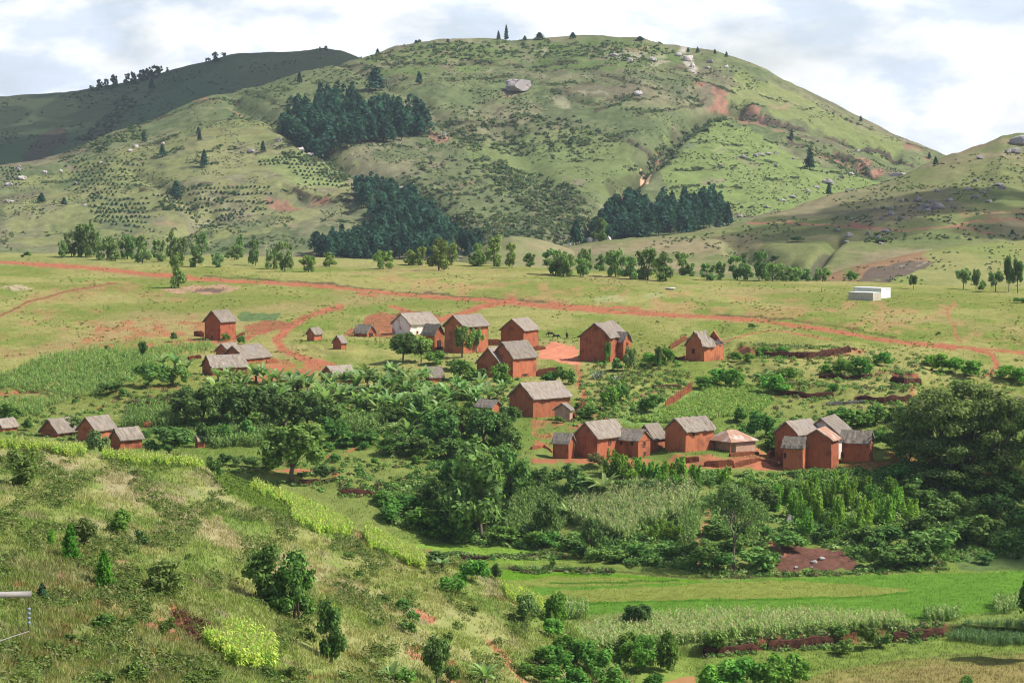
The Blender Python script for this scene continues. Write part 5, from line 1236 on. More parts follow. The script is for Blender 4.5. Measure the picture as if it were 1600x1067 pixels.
def grove(seed, n, x0, x1, y0, y1, place):
    r = np.random.RandomState(seed); it = []
    for q in range(n):
        xx = x0 + (x1 - x0) * (q + r.rand()) / n
        it.append((round(xx, 1), round(r.uniform(y0, y1), 1), round(r.uniform(28, 42), 1), round(r.uniform(32, 44), 1)))
    row('banana', it, 'crowded banana plant', place, 'banana plants of the dense grove')
grove(31, 18, 425, 530, 600, 640, 'in the grove under the red yard')
grove(32, 22, 535, 668, 592, 630, 'in the grove below the white house')
grove(33, 10, 560, 640, 632, 655, 'in the lower fringe of the grove')
grove(34, 14, 640, 790, 612, 640, 'in the strip above the flat-roofed shed')
grove(35, 9, 335, 425, 596, 612, 'behind the dark grove below the pale-thatched house')
tree('umb', 1438, 722, 84, 100, "low feathery crown spreading beside the light-thatched annex", group=UT, tint=(1.05, 1.1, 1))
tree('umb', 1545, 735, 96, 130, "middle feathery crown filling the gap between the big spreading trees", group=UT, tint=(.85, .9, .85))

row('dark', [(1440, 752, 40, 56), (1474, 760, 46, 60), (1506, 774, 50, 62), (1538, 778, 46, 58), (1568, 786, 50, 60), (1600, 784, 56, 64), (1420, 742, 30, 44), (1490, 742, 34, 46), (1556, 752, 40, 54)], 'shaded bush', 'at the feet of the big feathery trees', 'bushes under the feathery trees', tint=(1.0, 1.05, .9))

row('bush', [(846, 1040, 40, 44), (870, 1052, 50, 50), (884, 1030, 40, 46), (908, 1046, 54, 58), (936, 1060, 50, 58), (858, 1074, 40, 50), (898, 1078, 40, 54), (956, 1080, 44, 56), (828, 1060, 34, 40)], 'tangled gully bush', 'at the foot of the near slope', 'bushes at the foot of the near slope', HILL, (.95, 1.0, .85))
# ------------------------------------------------------------------ masses of plants nobody could count
def scatter(poly, n, rng):
    a = np.array(poly, float); x0, y0 = a.min(0); x1, y1 = a.max(0)
    out = np.zeros((0, 2))
    while len(out) < n:
        q = np.stack([rng.uniform(x0, x1, n * 2), rng.uniform(y0, y1, n * 2)], -1)
        q = q[inpoly(q[:, 0] + (fbm(q[:, 0] / 15, q[:, 1] / 10, 9, 3) - .5) * 10, q[:, 1] + (fbm(q[:, 0] / 12, q[:, 1] / 8, 19, 3) - .5) * 10, poly)]
        out = np.concatenate([out, q])
    out = out[:n]
    for bare in BARE:
        out = out[~inpoly(out[:, 0], out[:, 1], bare)]
    return out
BARE = [[(1208, 878), (1226, 856), (1260, 850), (1312, 860), (1348, 882), (1332, 894), (1212, 894)], [(1106, 785), (1117, 785), (1098, 848), (1098, 890), (1086, 890), (1086, 845)],
        [(843, 540), (870, 535), (905, 548), (907, 572), (880, 568), (842, 562)], [(835, 692), (960, 719), (1200, 723), (1225, 736), (1100, 736), (830, 728)], [(410, 745), (450, 738), (530, 742), (530, 755), (412, 757)], [(385, 590), (420, 572), (480, 565), (505, 578), (460, 590), (410, 598)], [(1000, 1044), (1092, 1044), (1092, 1079), (985, 1079)]]
def stuff(name, mb, label):
    o = link(name, mb.mesh(name, MAT['stuff'])); o['kind'] = 'stuff'; o['label'] = label
    return o
def add_clumps(mb, sheet, pts, rng, r0, r1, per, leaf, cols, flat=.8, asp=1.8):
    p = sheet.at(pts[:, 0], pts[:, 1]); n = len(p)
    r = rng.uniform(r0, r1, n); ci = rng.randint(0, len(cols), n)
    col = np.array(cols)[ci] * rng.uniform(.7, 1.3, (n, 1))
    k = np.repeat(np.arange(n), per)
    d = unit(rng.normal(size=(len(k), 3))); d[:, 2] = np.abs(d[:, 2]) * 1.0
    C = p[k] + d * (r[k] * rng.uniform(.5, 1, len(k)))[:, None] * [1, 1, flat] + [0, 0, .05]
    V, Fq = cards(C, unit(d * .7 + rng.normal(size=C.shape) * .5 + [0, 0, .4]), leaf * rng.uniform(.6, 1.4, len(k)) * (r[k] / r1) ** .3, asp, rng)
    cc = col[k] * rng.uniform(.75, 1.25, (len(k), 1))
    mb.add(V, Fq, np.repeat(cc, 4, 0))
def add_grass(mb, sheet, pts, rng, h0, h1, blades, wd, dry=.25, gain=1.0, spread=.25, ndir=None):
    p = sheet.at(pts[:, 0], pts[:, 1]); base = sheet._last; n = len(p)
    k = np.repeat(np.arange(n), blades); m = len(k)
    h = rng.uniform(h0, h1, n)[k] * rng.uniform(.6, 1.2, m)
    an = rng.uniform(0, 2 * np.pi, m); le = rng.uniform(.15, .75, m)
    o = p[k] + np.stack([rng.normal(size=m) * spread, rng.normal(size=m) * spread, 0 * an - .05], -1)
    tip = o + np.stack([np.cos(an) * h * le, np.sin(an) * h * le, h * np.sqrt(1 - .6 * le ** 2)], -1)
    a2 = rng.uniform(0, np.pi, m); s = np.stack([np.cos(a2), np.sin(a2), 0 * a2], -1) * (wd * rng.uniform(.6, 1.3, m))[:, None]
    V = np.stack([o - s, o + s, tip], 1).reshape(-1, 3)
    c = base * gain * rng.uniform(.7, 1.28, (n, 1))
    dr = (rng.rand(n) < dry)[:, None]
    c = np.where(dr, c * .4 + np.array([.38, .33, .19]) * .6, c)
    red = (base[:, 0] > base[:, 1] * 1.4)[:, None]
    c = np.where(red, np.array([.17, .18, .055]), c)
    mb.add(V, np.arange(3 * m).reshape(m, 3), np.repeat(c[k] * rng.uniform(.85, 1.15, (m, 1)), 3, 0))
def add_crop(mb, sheet, pts, rng, h0, h1, cols, tassel=None, leaves=6, lw=.10):
    p = sheet.at(pts[:, 0], pts[:, 1]); n = len(p)
    H_ = rng.uniform(h0, h1, n)
    col = np.array(cols)[rng.randint(0, len(cols), n)] * rng.uniform(.75, 1.25, (n, 1))
    for j in range(leaves):
        t = .2 + .7 * j / leaves + rng.uniform(-.06, .06, n)
        an = rng.uniform(0, 2 * np.pi, n); d = np.stack([np.cos(an), np.sin(an), 0 * an], -1); s = np.stack([-np.sin(an), np.cos(an), 0 * an], -1)
        o = p + np.array([0, 0, 1.0]) * (H_ * t)[:, None]; ln = (H_ * rng.uniform(.28, .45, n))[:, None]
        m1 = o + d * ln * .45 + [0, 0, 1] * ln * .45; e = o + d * ln + [0, 0, 1] * ln * rng.uniform(-.1, .4, (n, 1))
        w_ = lw * (H_ / h1)[:, None]
        V = np.stack([o - s * w_ * .5, o + s * w_ * .5, m1 + s * w_, m1 - s * w_, e], 1).reshape(-1, 3)
        i = np.arange(n)[:, None] * 5
        mb.add(V, [i + np.array([0, 1, 2, 3]), i + np.array([3, 2, 4])], np.repeat(col * rng.uniform(.8, 1.2, (n, 1)), 5, 0))
    a = rng.uniform(0, np.pi, n); s = np.stack([np.cos(a), np.sin(a), 0 * a], -1) * .035
    top = p + np.array([0, 0, 1.0]) * H_[:, None]
    V = np.stack([p - s, p + s, top + s * .6, top - s * .6], 1).reshape(-1, 3)
    mb.add(V, np.arange(4 * n).reshape(n, 4), np.repeat(col * .9, 4, 0))
    if tassel is not None:
        for q in range(3):
            an = rng.uniform(0, 2 * np.pi, n); d = np.stack([np.cos(an) * .13, np.sin(an) * .13, 0 * an + .28], -1); s = np.stack([-np.sin(an), np.cos(an), 0 * an], -1) * .035
            V = np.stack([top - s, top + s, top + d], 1).reshape(-1, 3)
            mb.add(V, np.arange(3 * n).reshape(n, 3), np.repeat(np.array(tassel) * rng.uniform(.8, 1.2, (n, 1)), 3, 0))
rng = np.random.RandomState(5)
# grass of the near hillside
mb = MB()
hp = [(-20, 1080)] + [(x, y) for x, y in cA if -200 < x < 1010] + [(990, 1080)]
hp[1] = (-20, 690)
q = scatter(hp, 46000, rng)
dn = fbm(q[:, 0] / 30, q[:, 1] / 22, 71, 4); q = q[rng.rand(len(q)) < sm(.28, .6, dn) * .8 + .2]
add_grass(mb, HILL, q, rng, .2, .6, 7, .05, .10, 1.42, .28)
q = scatter(hp, 13000, rng); dn = fbm(q[:, 0] / 45, q[:, 1] / 26, 72, 4); q = q[dn > .555]
add_clumps(mb, HILL, q, rng, .25, 1.0, 24, .18, [(.12, .165, .045), (.085, .135, .038), (.13, .175, .05), (.19, .20, .085), (.16, .22, .06)], .8)
q = scatter([(268, 948), (300, 962), (350, 992), (340, 1004), (300, 990), (270, 966)], 70, rng); add_clumps(mb, HILL, q, rng, .25, .7, 22, .15, [(.16, .075, .05), (.12, .06, .045), (.18, .12, .07)], .8)
q = scatter([(530, 1000), (570, 1018), (610, 1045), (590, 1050), (545, 1020)], 40, rng); add_clumps(mb, HILL, q, rng, .25, .6, 22, .15, [(.14, .13, .05), (.12, .16, .05)], .8)
stuff('grass', mb, "long tufted grass and low scrub covering the near hillside")
# grass of the village slope, terraces and plateau
mb = MB()
q = scatter([(-30, 402), (500, 406), (860, 424), (1300, 443), (1640, 453), (1640, 600), (1640, 770), (700, 740), (690, 850), (560, 845), (300, 790), (-30, 700)], 54000, rng)
add_grass(mb, VAL, q, rng, .15, .5, 4, .055, .12, 1.3, .45)
q = scatter([(-30, 405), (1300, 446), (1640, 455), (1640, 570), (-30, 560)], 5200, rng); dn = fbm(q[:, 0] / 40, q[:, 1] / 14, 73, 4); q = q[dn > .54]
add_clumps(mb, VAL, q, rng, .15, .45, 9, .26, [(.20, .25, .065), (.17, .24, .065), (.27, .25, .11), (.22, .28, .07)], .5)
q = scatter([(860, 900), (1640, 880), (1640, 1080), (1000, 1080), (900, 1000)], 15000, rng); q = q[(q[:, 1] > 958) | (q[:, 1] < pl(pe, q[:, 0]) + 6)]
add_grass(mb, VAL, q, rng, .2, .5, 5, .04, .1, 1.0, .3)
stuff('grass', mb, "short grass over the village slope and plateau")
# young rice
mb = MB()
q = scatter([(690, 851), (880, 869), (960, 890), (1250, 900), (1480, 890), (1640, 885), (1640, 955), (1450, 968), (1000, 985), (860, 975), (780, 930)], 15000, rng)
p_ = VAL.at(q[:, 0], q[:, 1]); okr = VAL._last[:, 1] > VAL._last[:, 0] * .95
add_grass(mb, VAL, q[okr], rng, .15, .3, 4, .045, 0, 1.4, .3)
stuff('rice_crop', mb, "bright green and yellowing young rice in the valley plots")
# maize and other crops
MG, MY, MP = [(.19, .30, .085), (.24, .35, .11), (.15, .24, .08)], [(.46, .58, .10), (.36, .52, .09), (.27, .43, .08), (.52, .58, .13)], [(.33, .42, .15), (.25, .36, .11), (.44, .48, .24), (.18, .29, .085)]
def crop(label, polys, sheet, h0, h1, cols, tassel=None, name='maize_crop', **k):
    mb = MB()
    for pts, n in polys: add_crop(mb, sheet, scatter(pts, n, rng), rng, h0, h1, cols, tassel, **k)
    stuff(name, mb, label)
crop("green maize in the gardens at the left of the village", [([(-20, 600), (60, 562), (140, 545), (225, 550), (255, 580), (210, 600), (60, 615), (-20, 612)], 2600), ([(80, 615), (110, 605), (180, 600), (150, 620), (90, 625)], 300), ([(-20, 630), (110, 625), (60, 650), (-20, 655)], 450), ([(175, 560), (330, 535), (340, 550), (230, 570)], 500)], VAL, .6, 1.3, [(.24, .36, .11), (.30, .40, .14), (.19, .30, .09)])
crop("green maize and tall grass behind the hedge by the broad tree", [([(200, 640), (275, 640), (285, 668), (190, 668)], 500), ([(325, 680), (430, 668), (430, 700), (330, 705)], 700), ([(535, 660), (605, 655), (610, 672), (540, 680)], 300)], VAL, 1.2, 2.2, MG + [(.20, .27, .10)])
crop("yellowing maize strip along the crest of the near hillside", [([(-20, 696), (60, 699), (135, 705), (130, 716), (60, 708), (-20, 704)], 700), ([(160, 708), (230, 715), (310, 724), (318, 735), (230, 728), (165, 719)], 800)], HILL, .5, 1.2, MY + [(.2, .28, .06)], (.45, .46, .18))
crop("bright yellow maize on the edge of the near hillside", [([(460, 778), (520, 806), (548, 824), (550, 838), (500, 834), (455, 815)], 1600), ([(565, 826), (610, 846), (662, 872), (664, 896), (630, 884), (578, 856)], 1600), ([(785, 918), (820, 930), (852, 948), (850, 962), (800, 945)], 420), ([(400, 752), (470, 782), (460, 795), (390, 765)], 350)], HILL, .6, 1.3, MY, (.45, .46, .18))
crop("light green bean crop on the edge of the near hillside", [([(335, 735), (420, 752), (470, 785), (455, 812), (380, 780), (335, 755)], 2200)], HILL, .3, .6, [(.17, .26, .05), (.20, .28, .06)], None, 'bean_crop')
crop("bright yellow maize patch at the bottom of the near hillside", [([(318, 1000), (340, 990), (390, 995), (425, 1020), (430, 1045), (400, 1055), (360, 1040)], 900)], HILL, 1.0, 1.7, MY, (.45, .46, .18))
crop("pale tasselled maize on the bank below the lower row", [([(880, 800), (930, 775), (1000, 765), (1080, 762), (1095, 795), (1060, 815), (1000, 830), (980, 850), (930, 830), (880, 815)], 2600)], VAL, 1.5, 2.4, MP, (.55, .48, .34))
crop("green maize left of the pale maize on the bank", [([(805, 765), (850, 752), (890, 780), (880, 830), (850, 850), (810, 850), (790, 830)], 1500), ([(1060, 800), (1095, 795), (1095, 850), (1060, 860)], 300)], VAL, 1.3, 2.2, MG + [(.20, .27, .10)])
crop("long belt of pale maize in front of the rice", [([(880, 1000), (960, 975), (1100, 966), (1250, 964), (1410, 972), (1420, 985), (1250, 990), (1100, 1003), (1000, 1015), (900, 1020)], 3600)], VAL, 1.0, 1.8, [(.30, .43, .12), (.36, .45, .17), (.22, .35, .10), (.44, .46, .24)], (.55, .5, .3))
crop("small clump of maize at the corner of the rice", [([(885, 945), (918, 950), (915, 968), (885, 965)], 160), ([(1440, 965), (1500, 958), (1500, 968), (1450, 975)], 180), ([(1550, 945), (1590, 938), (1600, 955), (1560, 962)], 160)], VAL, 1.0, 1.8, MG + MP)
crop("bluish green reeds on the bank at the bottom right", [([(1478, 1000), (1510, 985), (1640, 978), (1640, 1012), (1540, 1008)], 1500)], VAL, .8, 1.4, [(.13, .22, .08), (.17, .27, .12)], None, 'reed_bed', lw=.05)
crop("light green bean field above the lower row", [([(975, 660), (1030, 645), (1085, 620), (1110, 602), (1180, 604), (1208, 625), (1190, 640), (1080, 662)], 5200)], VAL, .35, .75, [(.25, .39, .09), (.30, .43, .11), (.20, .33, .08), (.38, .43, .13)], None, 'bean_crop', lw=.16)
mb = MB()
add_clumps(mb, VAL, scatter([(-20, 600), (60, 565), (140, 548), (225, 552), (255, 580), (210, 600), (60, 615), (-20, 612)], 520, rng), rng, .4, .9, 16, .32, [(.22, .35, .10), (.28, .40, .12), (.16, .27, .08)], .7)
stuff('bean_crop', mb, "light green leafy crop mixed into the left-hand maize")
# undergrowth
UG = [(.150, .27, .070), (.115, .215, .06), (.195, .325, .085), (.09, .17, .05), (.25, .34, .12)]
mb = MB()
for pts, n in [([(590, 780), (640, 745), (700, 715), (800, 720), (860, 760), (800, 800), (860, 860), (700, 850), (600, 815)], 900), ([(860, 840), (960, 830), (1090, 810), (1100, 895), (960, 885), (880, 865)], 420), ([(1090, 780), (1200, 760), (1400, 745), (1640, 775), (1640, 870), (1480, 880), (1330, 890), (1200, 850), (1100, 890)], 1250),
               ([(560, 660), (640, 640), (740, 620), (790, 640), (800, 700), (700, 720), (600, 715)], 500), ([(280, 640), (330, 620), (480, 610), (600, 600), (660, 590), (760, 605), (700, 640), (560, 660), (480, 670), (300, 665)], 420), ([(1080, 735), (1230, 738), (1330, 735), (1400, 730), (1400, 760), (1100, 760)], 200)]:
    add_clumps(mb, VAL, scatter(pts, n, rng), rng, .5, 1.25, 40, .30, UG, .85)
stuff('undergrowth', mb, "tangled undergrowth on the banks and round the gardens")
mb = MB()
for pts, n in [([(1130, 545), (1440, 560), (1600, 590), (1560, 640), (1380, 680), (1180, 650), (1120, 600)], 680), ([(0, 600), (330, 580), (330, 690), (200, 700), (0, 680)], 330), ([(910, 570), (1060, 560), (1080, 600), (940, 680), (890, 690)], 480), ([(320, 720), (620, 720), (680, 760), (560, 780), (330, 745)], 240), ([(1100, 890), (1480, 880), (1480, 893), (1250, 900), (1100, 905)], 260), ([(660, 585), (800, 590), (840, 600), (880, 640), (780, 650), (700, 610)], 160), ([(1090, 1000), (1480, 985), (1480, 1003), (1100, 1025)], 35), ([(830, 1010), (1000, 1000), (1080, 1030), (1000, 1067), (840, 1067)], 260), ([(1140, 655), (1420, 640), (1420, 700), (1140, 690)], 150)]:
    add_clumps(mb, VAL, scatter(pts, n, rng), rng, .3, .85, 26, .26, UG + [(.14, .19, .05), (.17, .15, .08)], .8)
stuff('undergrowth', mb, "loose low shrubs along the terrace banks")
# scrub of the hills
SC = [(.10, .145, .065), (.13, .18, .08), (.08, .125, .065), (.18, .18, .115), (.15, .19, .08)]
mb = MB()
def hillscrub(sheet, pts, n, r0, r1, per=12, leaf=1.0, th=.0, flat=.9):
    q = scatter(pts, n, rng)
    if th: q = q[fbm(q[:, 0] / 40, q[:, 1] / 14, 81, 4) > th]
    add_clumps(mb, sheet, q, rng, r0, r1, per, leaf, SC, flat)
hillscrub(BIG, [(0, 280), (310, 155), (560, 95), (1000, 60), (1250, 145), (1480, 255), (1200, 335), (900, 390), (0, 390)], 19000, .2, .8, 7, .65, .50, .7)
hillscrub(BIG, [(560, 88), (640, 68), (850, 62), (1000, 60), (1060, 75), (1010, 100), (800, 92), (600, 108)], 500, .8, 2.2, 14, 1.2, 0, .7)
hillscrub(BIG, [(640, 190), (800, 180), (900, 190), (980, 215), (900, 230), (780, 235), (670, 225)], 240, 1.0, 2.6, 16, 1.3)
hillscrub(BIG, [(1000, 255), (1035, 215), (1080, 175), (1140, 162), (1145, 178), (1075, 215), (1045, 260)], 170, 1.2, 3, 18, 1.5)
hillscrub(BIG, [(870, 350), (780, 300), (750, 240), (830, 255), (900, 290), (920, 330), (900, 370)], 260, 1.4, 3.2, 18, 1.4)
hillscrub(BIG, [(680, 240), (780, 240), (900, 360), (880, 395), (760, 380), (640, 260)], 300, 1.0, 2.4, 14, 1.2)
hillscrub(BIG, [(640, 270), (720, 330), (760, 370), (740, 385), (680, 330), (600, 290)], 160, 1.0, 2.2, 14, 1.2); hillscrub(BIG, [(420, 240), (520, 245), (560, 270), (540, 300), (470, 260)], 120, 1, 2.2, 14, 1.2)
hillscrub(BIG, [(1230, 195), (1300, 228), (1370, 270), (1340, 275), (1240, 225)], 120, .8, 2, 14, 1.0); hillscrub(BIG, [(130, 225), (220, 195), (240, 205), (150, 240)], 90, 1, 2.4, 14, 1.3)
hillscrub(BIG, [(640, 150), (760, 140), (900, 200), (1000, 215), (900, 250), (760, 225), (660, 190)], 420, .5, 1.6, 12, 1.0, .45); hillscrub(BIG, [(940, 75), (1120, 85), (1200, 130), (1080, 160), (960, 140)], 380, .4, 1.4, 10, .9, .46)
hillscrub(BIG, [(380, 130), (560, 95), (620, 110), (560, 140), (440, 160)], 260, .5, 1.6, 10, 1.0, .46); hillscrub(BIG, [(720, 330), (900, 350), (920, 390), (740, 395)], 300, 1.0, 2.4, 14, 1.2); hillscrub(BIG, [(0, 330), (300, 350), (520, 340), (540, 390), (0, 392)], 420, .4, 1.4, 10, .9, .5)
for pts, w in BANKS:
    a_ = np.array(pts, float); n_ = int(np.hypot(*(a_[-1] - a_[0])) * .5) + 3
    t_ = np.sort(rng.rand(n_)) * (len(a_) - 1)
    q = np.stack([np.interp(t_, range(len(a_)), a_[:, 0]), np.interp(t_, range(len(a_)), a_[:, 1]) + rng.normal(size=n_) * 1.3], -1)
    q = q[fbm(q[:, 0] / 18, q[:, 1] / 9, 91, 3) > .45]
    if len(q): add_clumps(mb, BIG, q, rng, .5, 1.5, 10, .9, SC[:3], .7)
stuff('scrub', mb, "dark scrub dotted over the big hill")
mb = MB()
hillscrub(RIGHT, [(950, 385), (1170, 355), (1500, 240), (1640, 215), (1640, 360), (1300, 370), (1100, 400)], 1600, .3, 1.0, 9, .7, .47, .7); hillscrub(RIGHT, [(1150, 380), (1230, 400), (1260, 432), (1200, 435)], 90, .8, 2.0, 16, 1.0); hillscrub(KNOLL, [(1230, 455), (1340, 415), (1600, 374), (1640, 450), (1300, 455)], 420, .2, .6, 8, .5, .5, .7)
hillscrub(RIGHT, [(1200, 432), (1240, 410), (1265, 430), (1250, 445)], 60, .8, 1.8, 16, 1.0); hillscrub(RIGHT, [(1350, 370), (1620, 366), (1620, 374), (1350, 380)], 60, .5, 1.2, 12, .8)
stuff('scrub', mb, "low dark scrub on the boulder-strewn hill")
mb = MB(); hillscrub(FAR, [(0, 160), (280, 118), (530, 88), (400, 150), (100, 240), (0, 250)], 700, .6, 2.4, 9, 1.6, .48, .7); hillscrub(FAR, [(120, 225), (170, 190), (195, 155), (212, 165), (165, 215)], 160, 2, 4, 14, 2.4); stuff('scrub', mb, "dark scrub on the far shaded hill")
# pine plantations
def pine_mass(name, label, polys, h0, h1, wr=.34):
    mb = MB()
    for pts, n in polys:
        q = scatter(pts, n, rng); p = BIG.at(q[:, 0], q[:, 1])
        for i in range(len(p)):
            h = rng.uniform(h0 * .7, h1); m = 110
            z = rng.uniform(.22, 1, m); R_ = h * wr * rng.uniform(.8, 1.25) * ((1 - z) ** rng.uniform(.4, .75) + .05) * rng.uniform(.5, 1, m); an = rng.uniform(0, 6.28, m)
            d = np.stack([np.cos(an), np.sin(an), 0 * an], -1); C = d * R_[:, None]; C[:, 2] = z * h
            V, Fq = cards(C + p[i], unit(d * .5 + rng.normal(size=C.shape) * .5 + [0, 0, .7]), h * .095 * rng.uniform(.6, 1.4, m), 2.2, rng)
            c = np.array((.044, .105, .068)) * rng.uniform(.65, 1.45) * rng.uniform(.8, 1.2, (m, 1))
            mb.add(V, Fq, np.repeat(c, 4, 0))
            mb.tube([p[i] - [0, 0, .5], p[i] + [0, 0, h * .5]], [.22, .15], 4); mb.t.append(np.broadcast_to(np.array((.07, .05, .045)), (8, 3)))
    stuff(name, mb, label)
pine_mass('pine_wood', "dense dark pine wood high on the left of the big hill", [([(436, 205), (455, 185), (500, 165), (530, 155), (570, 170), (620, 185), (660, 192), (668, 208), (640, 214), (600, 232), (575, 228), (545, 245), (500, 246), (460, 228)], 330)], 11, 17)
pine_mass('pine_wood', "long dark pine wood slanting down to the plateau", [([(500, 398), (560, 385), (600, 365), (560, 330), (555, 310), (580, 300), (640, 315), (700, 350), (755, 380), (750, 402), (690, 408), (600, 408)], 340), ([(488, 396), (520, 388), (600, 384), (640, 396), (620, 408), (500, 404)], 90)], 8, 13)
pine_mass('pine_wood', "dark pine wood at the foot of the big hill beside the right-hand spur", [([(926, 355), (940, 330), (1000, 325), (1060, 330), (1100, 322), (1140, 340), (1130, 356), (1080, 368), (1000, 380), (930, 385)], 260)], 9, 14)
# rows of young trees
mb = MB()
for x0, x1, y0, y1, dx, dy, pts in [(95, 240, 245, 350, 7.5, 6, [(95, 260), (125, 245), (230, 255), (215, 285), (180, 310), (215, 330), (200, 352), (140, 350), (135, 310), (90, 290)]), (235, 430, 300, 355, 7, 6, [(240, 312), (300, 300), (425, 303), (430, 318), (360, 345), (330, 340), (250, 330)]), (135, 260, 310, 365, 7, 6, [(140, 310), (230, 312), (235, 350), (200, 362), (150, 345)]), (400, 545, 250, 310, 7, 6, [(405, 262), (440, 252), (475, 252), (540, 295), (535, 305), (480, 300), (445, 272), (405, 270)]), (0, 40, 265, 300, 6, 5, [(0, 270), (30, 265), (35, 300), (0, 300)])]:
    gx, gy = np.meshgrid(np.arange(x0, x1, dx), np.arange(y0, y1, dy)); gx = gx + (gy - y0) * .45
    g = np.stack([gx.ravel(), gy.ravel()], -1) + rng.normal(size=(gx.size, 2)) * .45
    g = g[inpoly(g[:, 0], g[:, 1], pts)]; g = g[rng.rand(len(g)) > .08]
    add_clumps(mb, BIG, g, rng, .65, 1.05, 14, .8, [(.04, .085, .05), (.05, .1, .05)], 1.7)
stuff('sapling_rows', mb, "rows of young planted trees on the left shoulder of the big hill")
# ------------------------------------------------------------------ smaller things
def rock_mesh(seed, mat, sub=3, cuts=11):
    import bmesh
    bm = bmesh.new(); bmesh.ops.create_icosphere(bm, subdivisions=sub + 1, radius=.5)
    V = np.array([v.co[:] for v in bm.verts]); Fc = np.array([[v.index for v in f.verts] for f in bm.faces]); bm.free()
    n = fbm(V[:, 0] * 3 + seed * 5, V[:, 1] * 3 + V[:, 2] * 2.2, seed, 4) - .5; n2 = fbm(V[:, 2] * 4 + seed, V[:, 0] * 4 - V[:, 1] * 3, seed + 9, 3) - .5
    V = V * (1 + .9 * n + .6 * n2)[:, None]
    r_ = np.random.RandomState(seed)
    for q in range(cuts):   # broken flat faces
        nn = unit(r_.normal(size=3)); dd = r_.uniform(.34, .45); V = V - np.maximum(0, V @ nn - dd)[:, None] * nn
    V[:, 2] = np.maximum(V[:, 2], -.28) + .2
    return mesh_np('boulder', V, [Fc], mat, False)
ROCKS = [rock_mesh(k, MAT['rock']) for k in range(5)]; PROCKS = [rock_mesh(k + 20, MAT['palerock'], cuts=5) for k in range(3)]
RC = [0]
def rock(px, py, w, h, label, sheet, group=None, pale=False, tint=1.0, name='boulder'):
    p = sheet.at(px, py)[0]; s = F / p[1]; RC[0] += 1
    L_ = PROCKS if pale else ROCKS
    o = link(name, L_[RC[0] % len(L_)], None, (p[0], p[1], p[2]), (0, 0, RC[0] * 1.7), (w / s, w / s * .85, h / s * 1.1))
    o.color = (tint, tint, tint, 1)
    return tag(o, label, 'boulder', group)
def rocks(items, desc, place, group, sheet, **k):
    for i, q in enumerate(sorted(items)):
        sz = 'big' if q[2] > 14 else ('small' if q[2] < 8 else 'middling')
        n = len(items); o_ = 'leftmost' if i == 0 else ('rightmost' if i == n - 1 else ordinal(i) + ' from the left')
        rock(q[0], q[1], q[2], q[3], f"{sz} {desc}, {o_} {place}", sheet, group, **k)
rock(808, 147, 44, 26, "large pale grey rock slab high on the big hill", BIG, pale=True, tint=.75); rock(1294, 262 + 26, 20, 11, "big grey boulder at the edge of the right-hand spur", BIG); rock(1592, 226, 36, 20, "huge boulder crowning the right-hand hill at the photo edge", RIGHT); rock(1405, 262, 30, 8, "long low pale boulder in the saddle", RIGHT, pale=True); rock(694, 206, 8, 8, "pale boulder at the right end of the upper pine wood", BIG, pale=True); rock(997, 150, 16, 10, "pale flat rock right of the middle of the big hill", BIG, pale=True); rock(628, 288, 14, 8, "pale flat rock at the top of the slanting pine wood", BIG, pale=True)
rocks([(1435, 318, 16, 12), (1444, 330, 19, 14), (1464, 331, 22, 15), (1450, 338, 12, 7), (1456, 320, 12, 8), (1484, 318, 14, 8), (1490, 330, 10, 7), (1464, 302, 10, 6), (1514, 302, 14, 7), (1525, 312, 12, 7), (1545, 318, 12, 6), (1565, 296, 14, 9), (1535, 305, 10, 6), (1560, 288, 16, 7), (1545, 300, 8, 6), (1585, 238, 22, 12), (1575, 240, 14, 9), (1532, 250, 14, 7), (1524, 282, 10, 6), (1392, 330, 12, 6), (1393, 342, 14, 8), (1378, 350, 9, 7), (1368, 330, 6, 5), (1330, 350, 8, 6), (1408, 348, 12, 7), (1410, 318, 7, 6)],
      'grey boulder', 'strewn over the shaded hill', 'boulders on the right-hand hill', RIGHT, tint=.85)
rocks([(1308, 363, 12, 7), (1326, 370, 14, 9), (1323, 377, 10, 5), (1356, 368, 8, 7), (1373, 374, 9, 8), (1376, 381, 9, 5), (1385, 365, 16, 7), (1328, 300, 16, 6), (1310, 295, 8, 4)], 'grey boulder', 'just below the track on the right-hand hill', 'boulders below the hill track', RIGHT, tint=.85)
rocks([(1112, 356, 12, 7), (1122, 352, 12, 7), (1130, 350, 10, 7), (1136, 346, 10, 7), (1143, 343, 12, 8), (1156, 338, 10, 6), (1198, 322, 12, 5), (1222, 314, 14, 6), (1238, 308, 14, 6), (1262, 302, 10, 5), (1276, 297, 12, 5), (1315, 280, 12, 6), (1330, 276, 10, 6)], 'pale stone', 'along the edge of the right-hand spur', 'stones along the spur edge', BIG)
rocks([(1162, 250, 12, 7), (1180, 243, 10, 7), (1190, 240, 12, 7), (1200, 238, 10, 6), (1212, 236, 9, 6), (1212, 266, 9, 6), (1278, 216, 6, 5), (1340, 230, 10, 6), (1125, 262, 8, 5), (1240, 245, 6, 5)], 'grey stone', 'on the big hill right flank', 'stones on the right flank', BIG)
rocks([(960, 88, 14, 6), (1020, 92, 14, 8), (1060, 84, 12, 8), (1075, 90, 16, 12), (1082, 102, 10, 10), (1110, 96, 12, 6), (1135, 104, 8, 6), (985, 98, 10, 6), (1105, 104, 10, 5)], 'pale rock', 'near the top right of the big hill', 'rocks near the hilltop', BIG, pale=True)
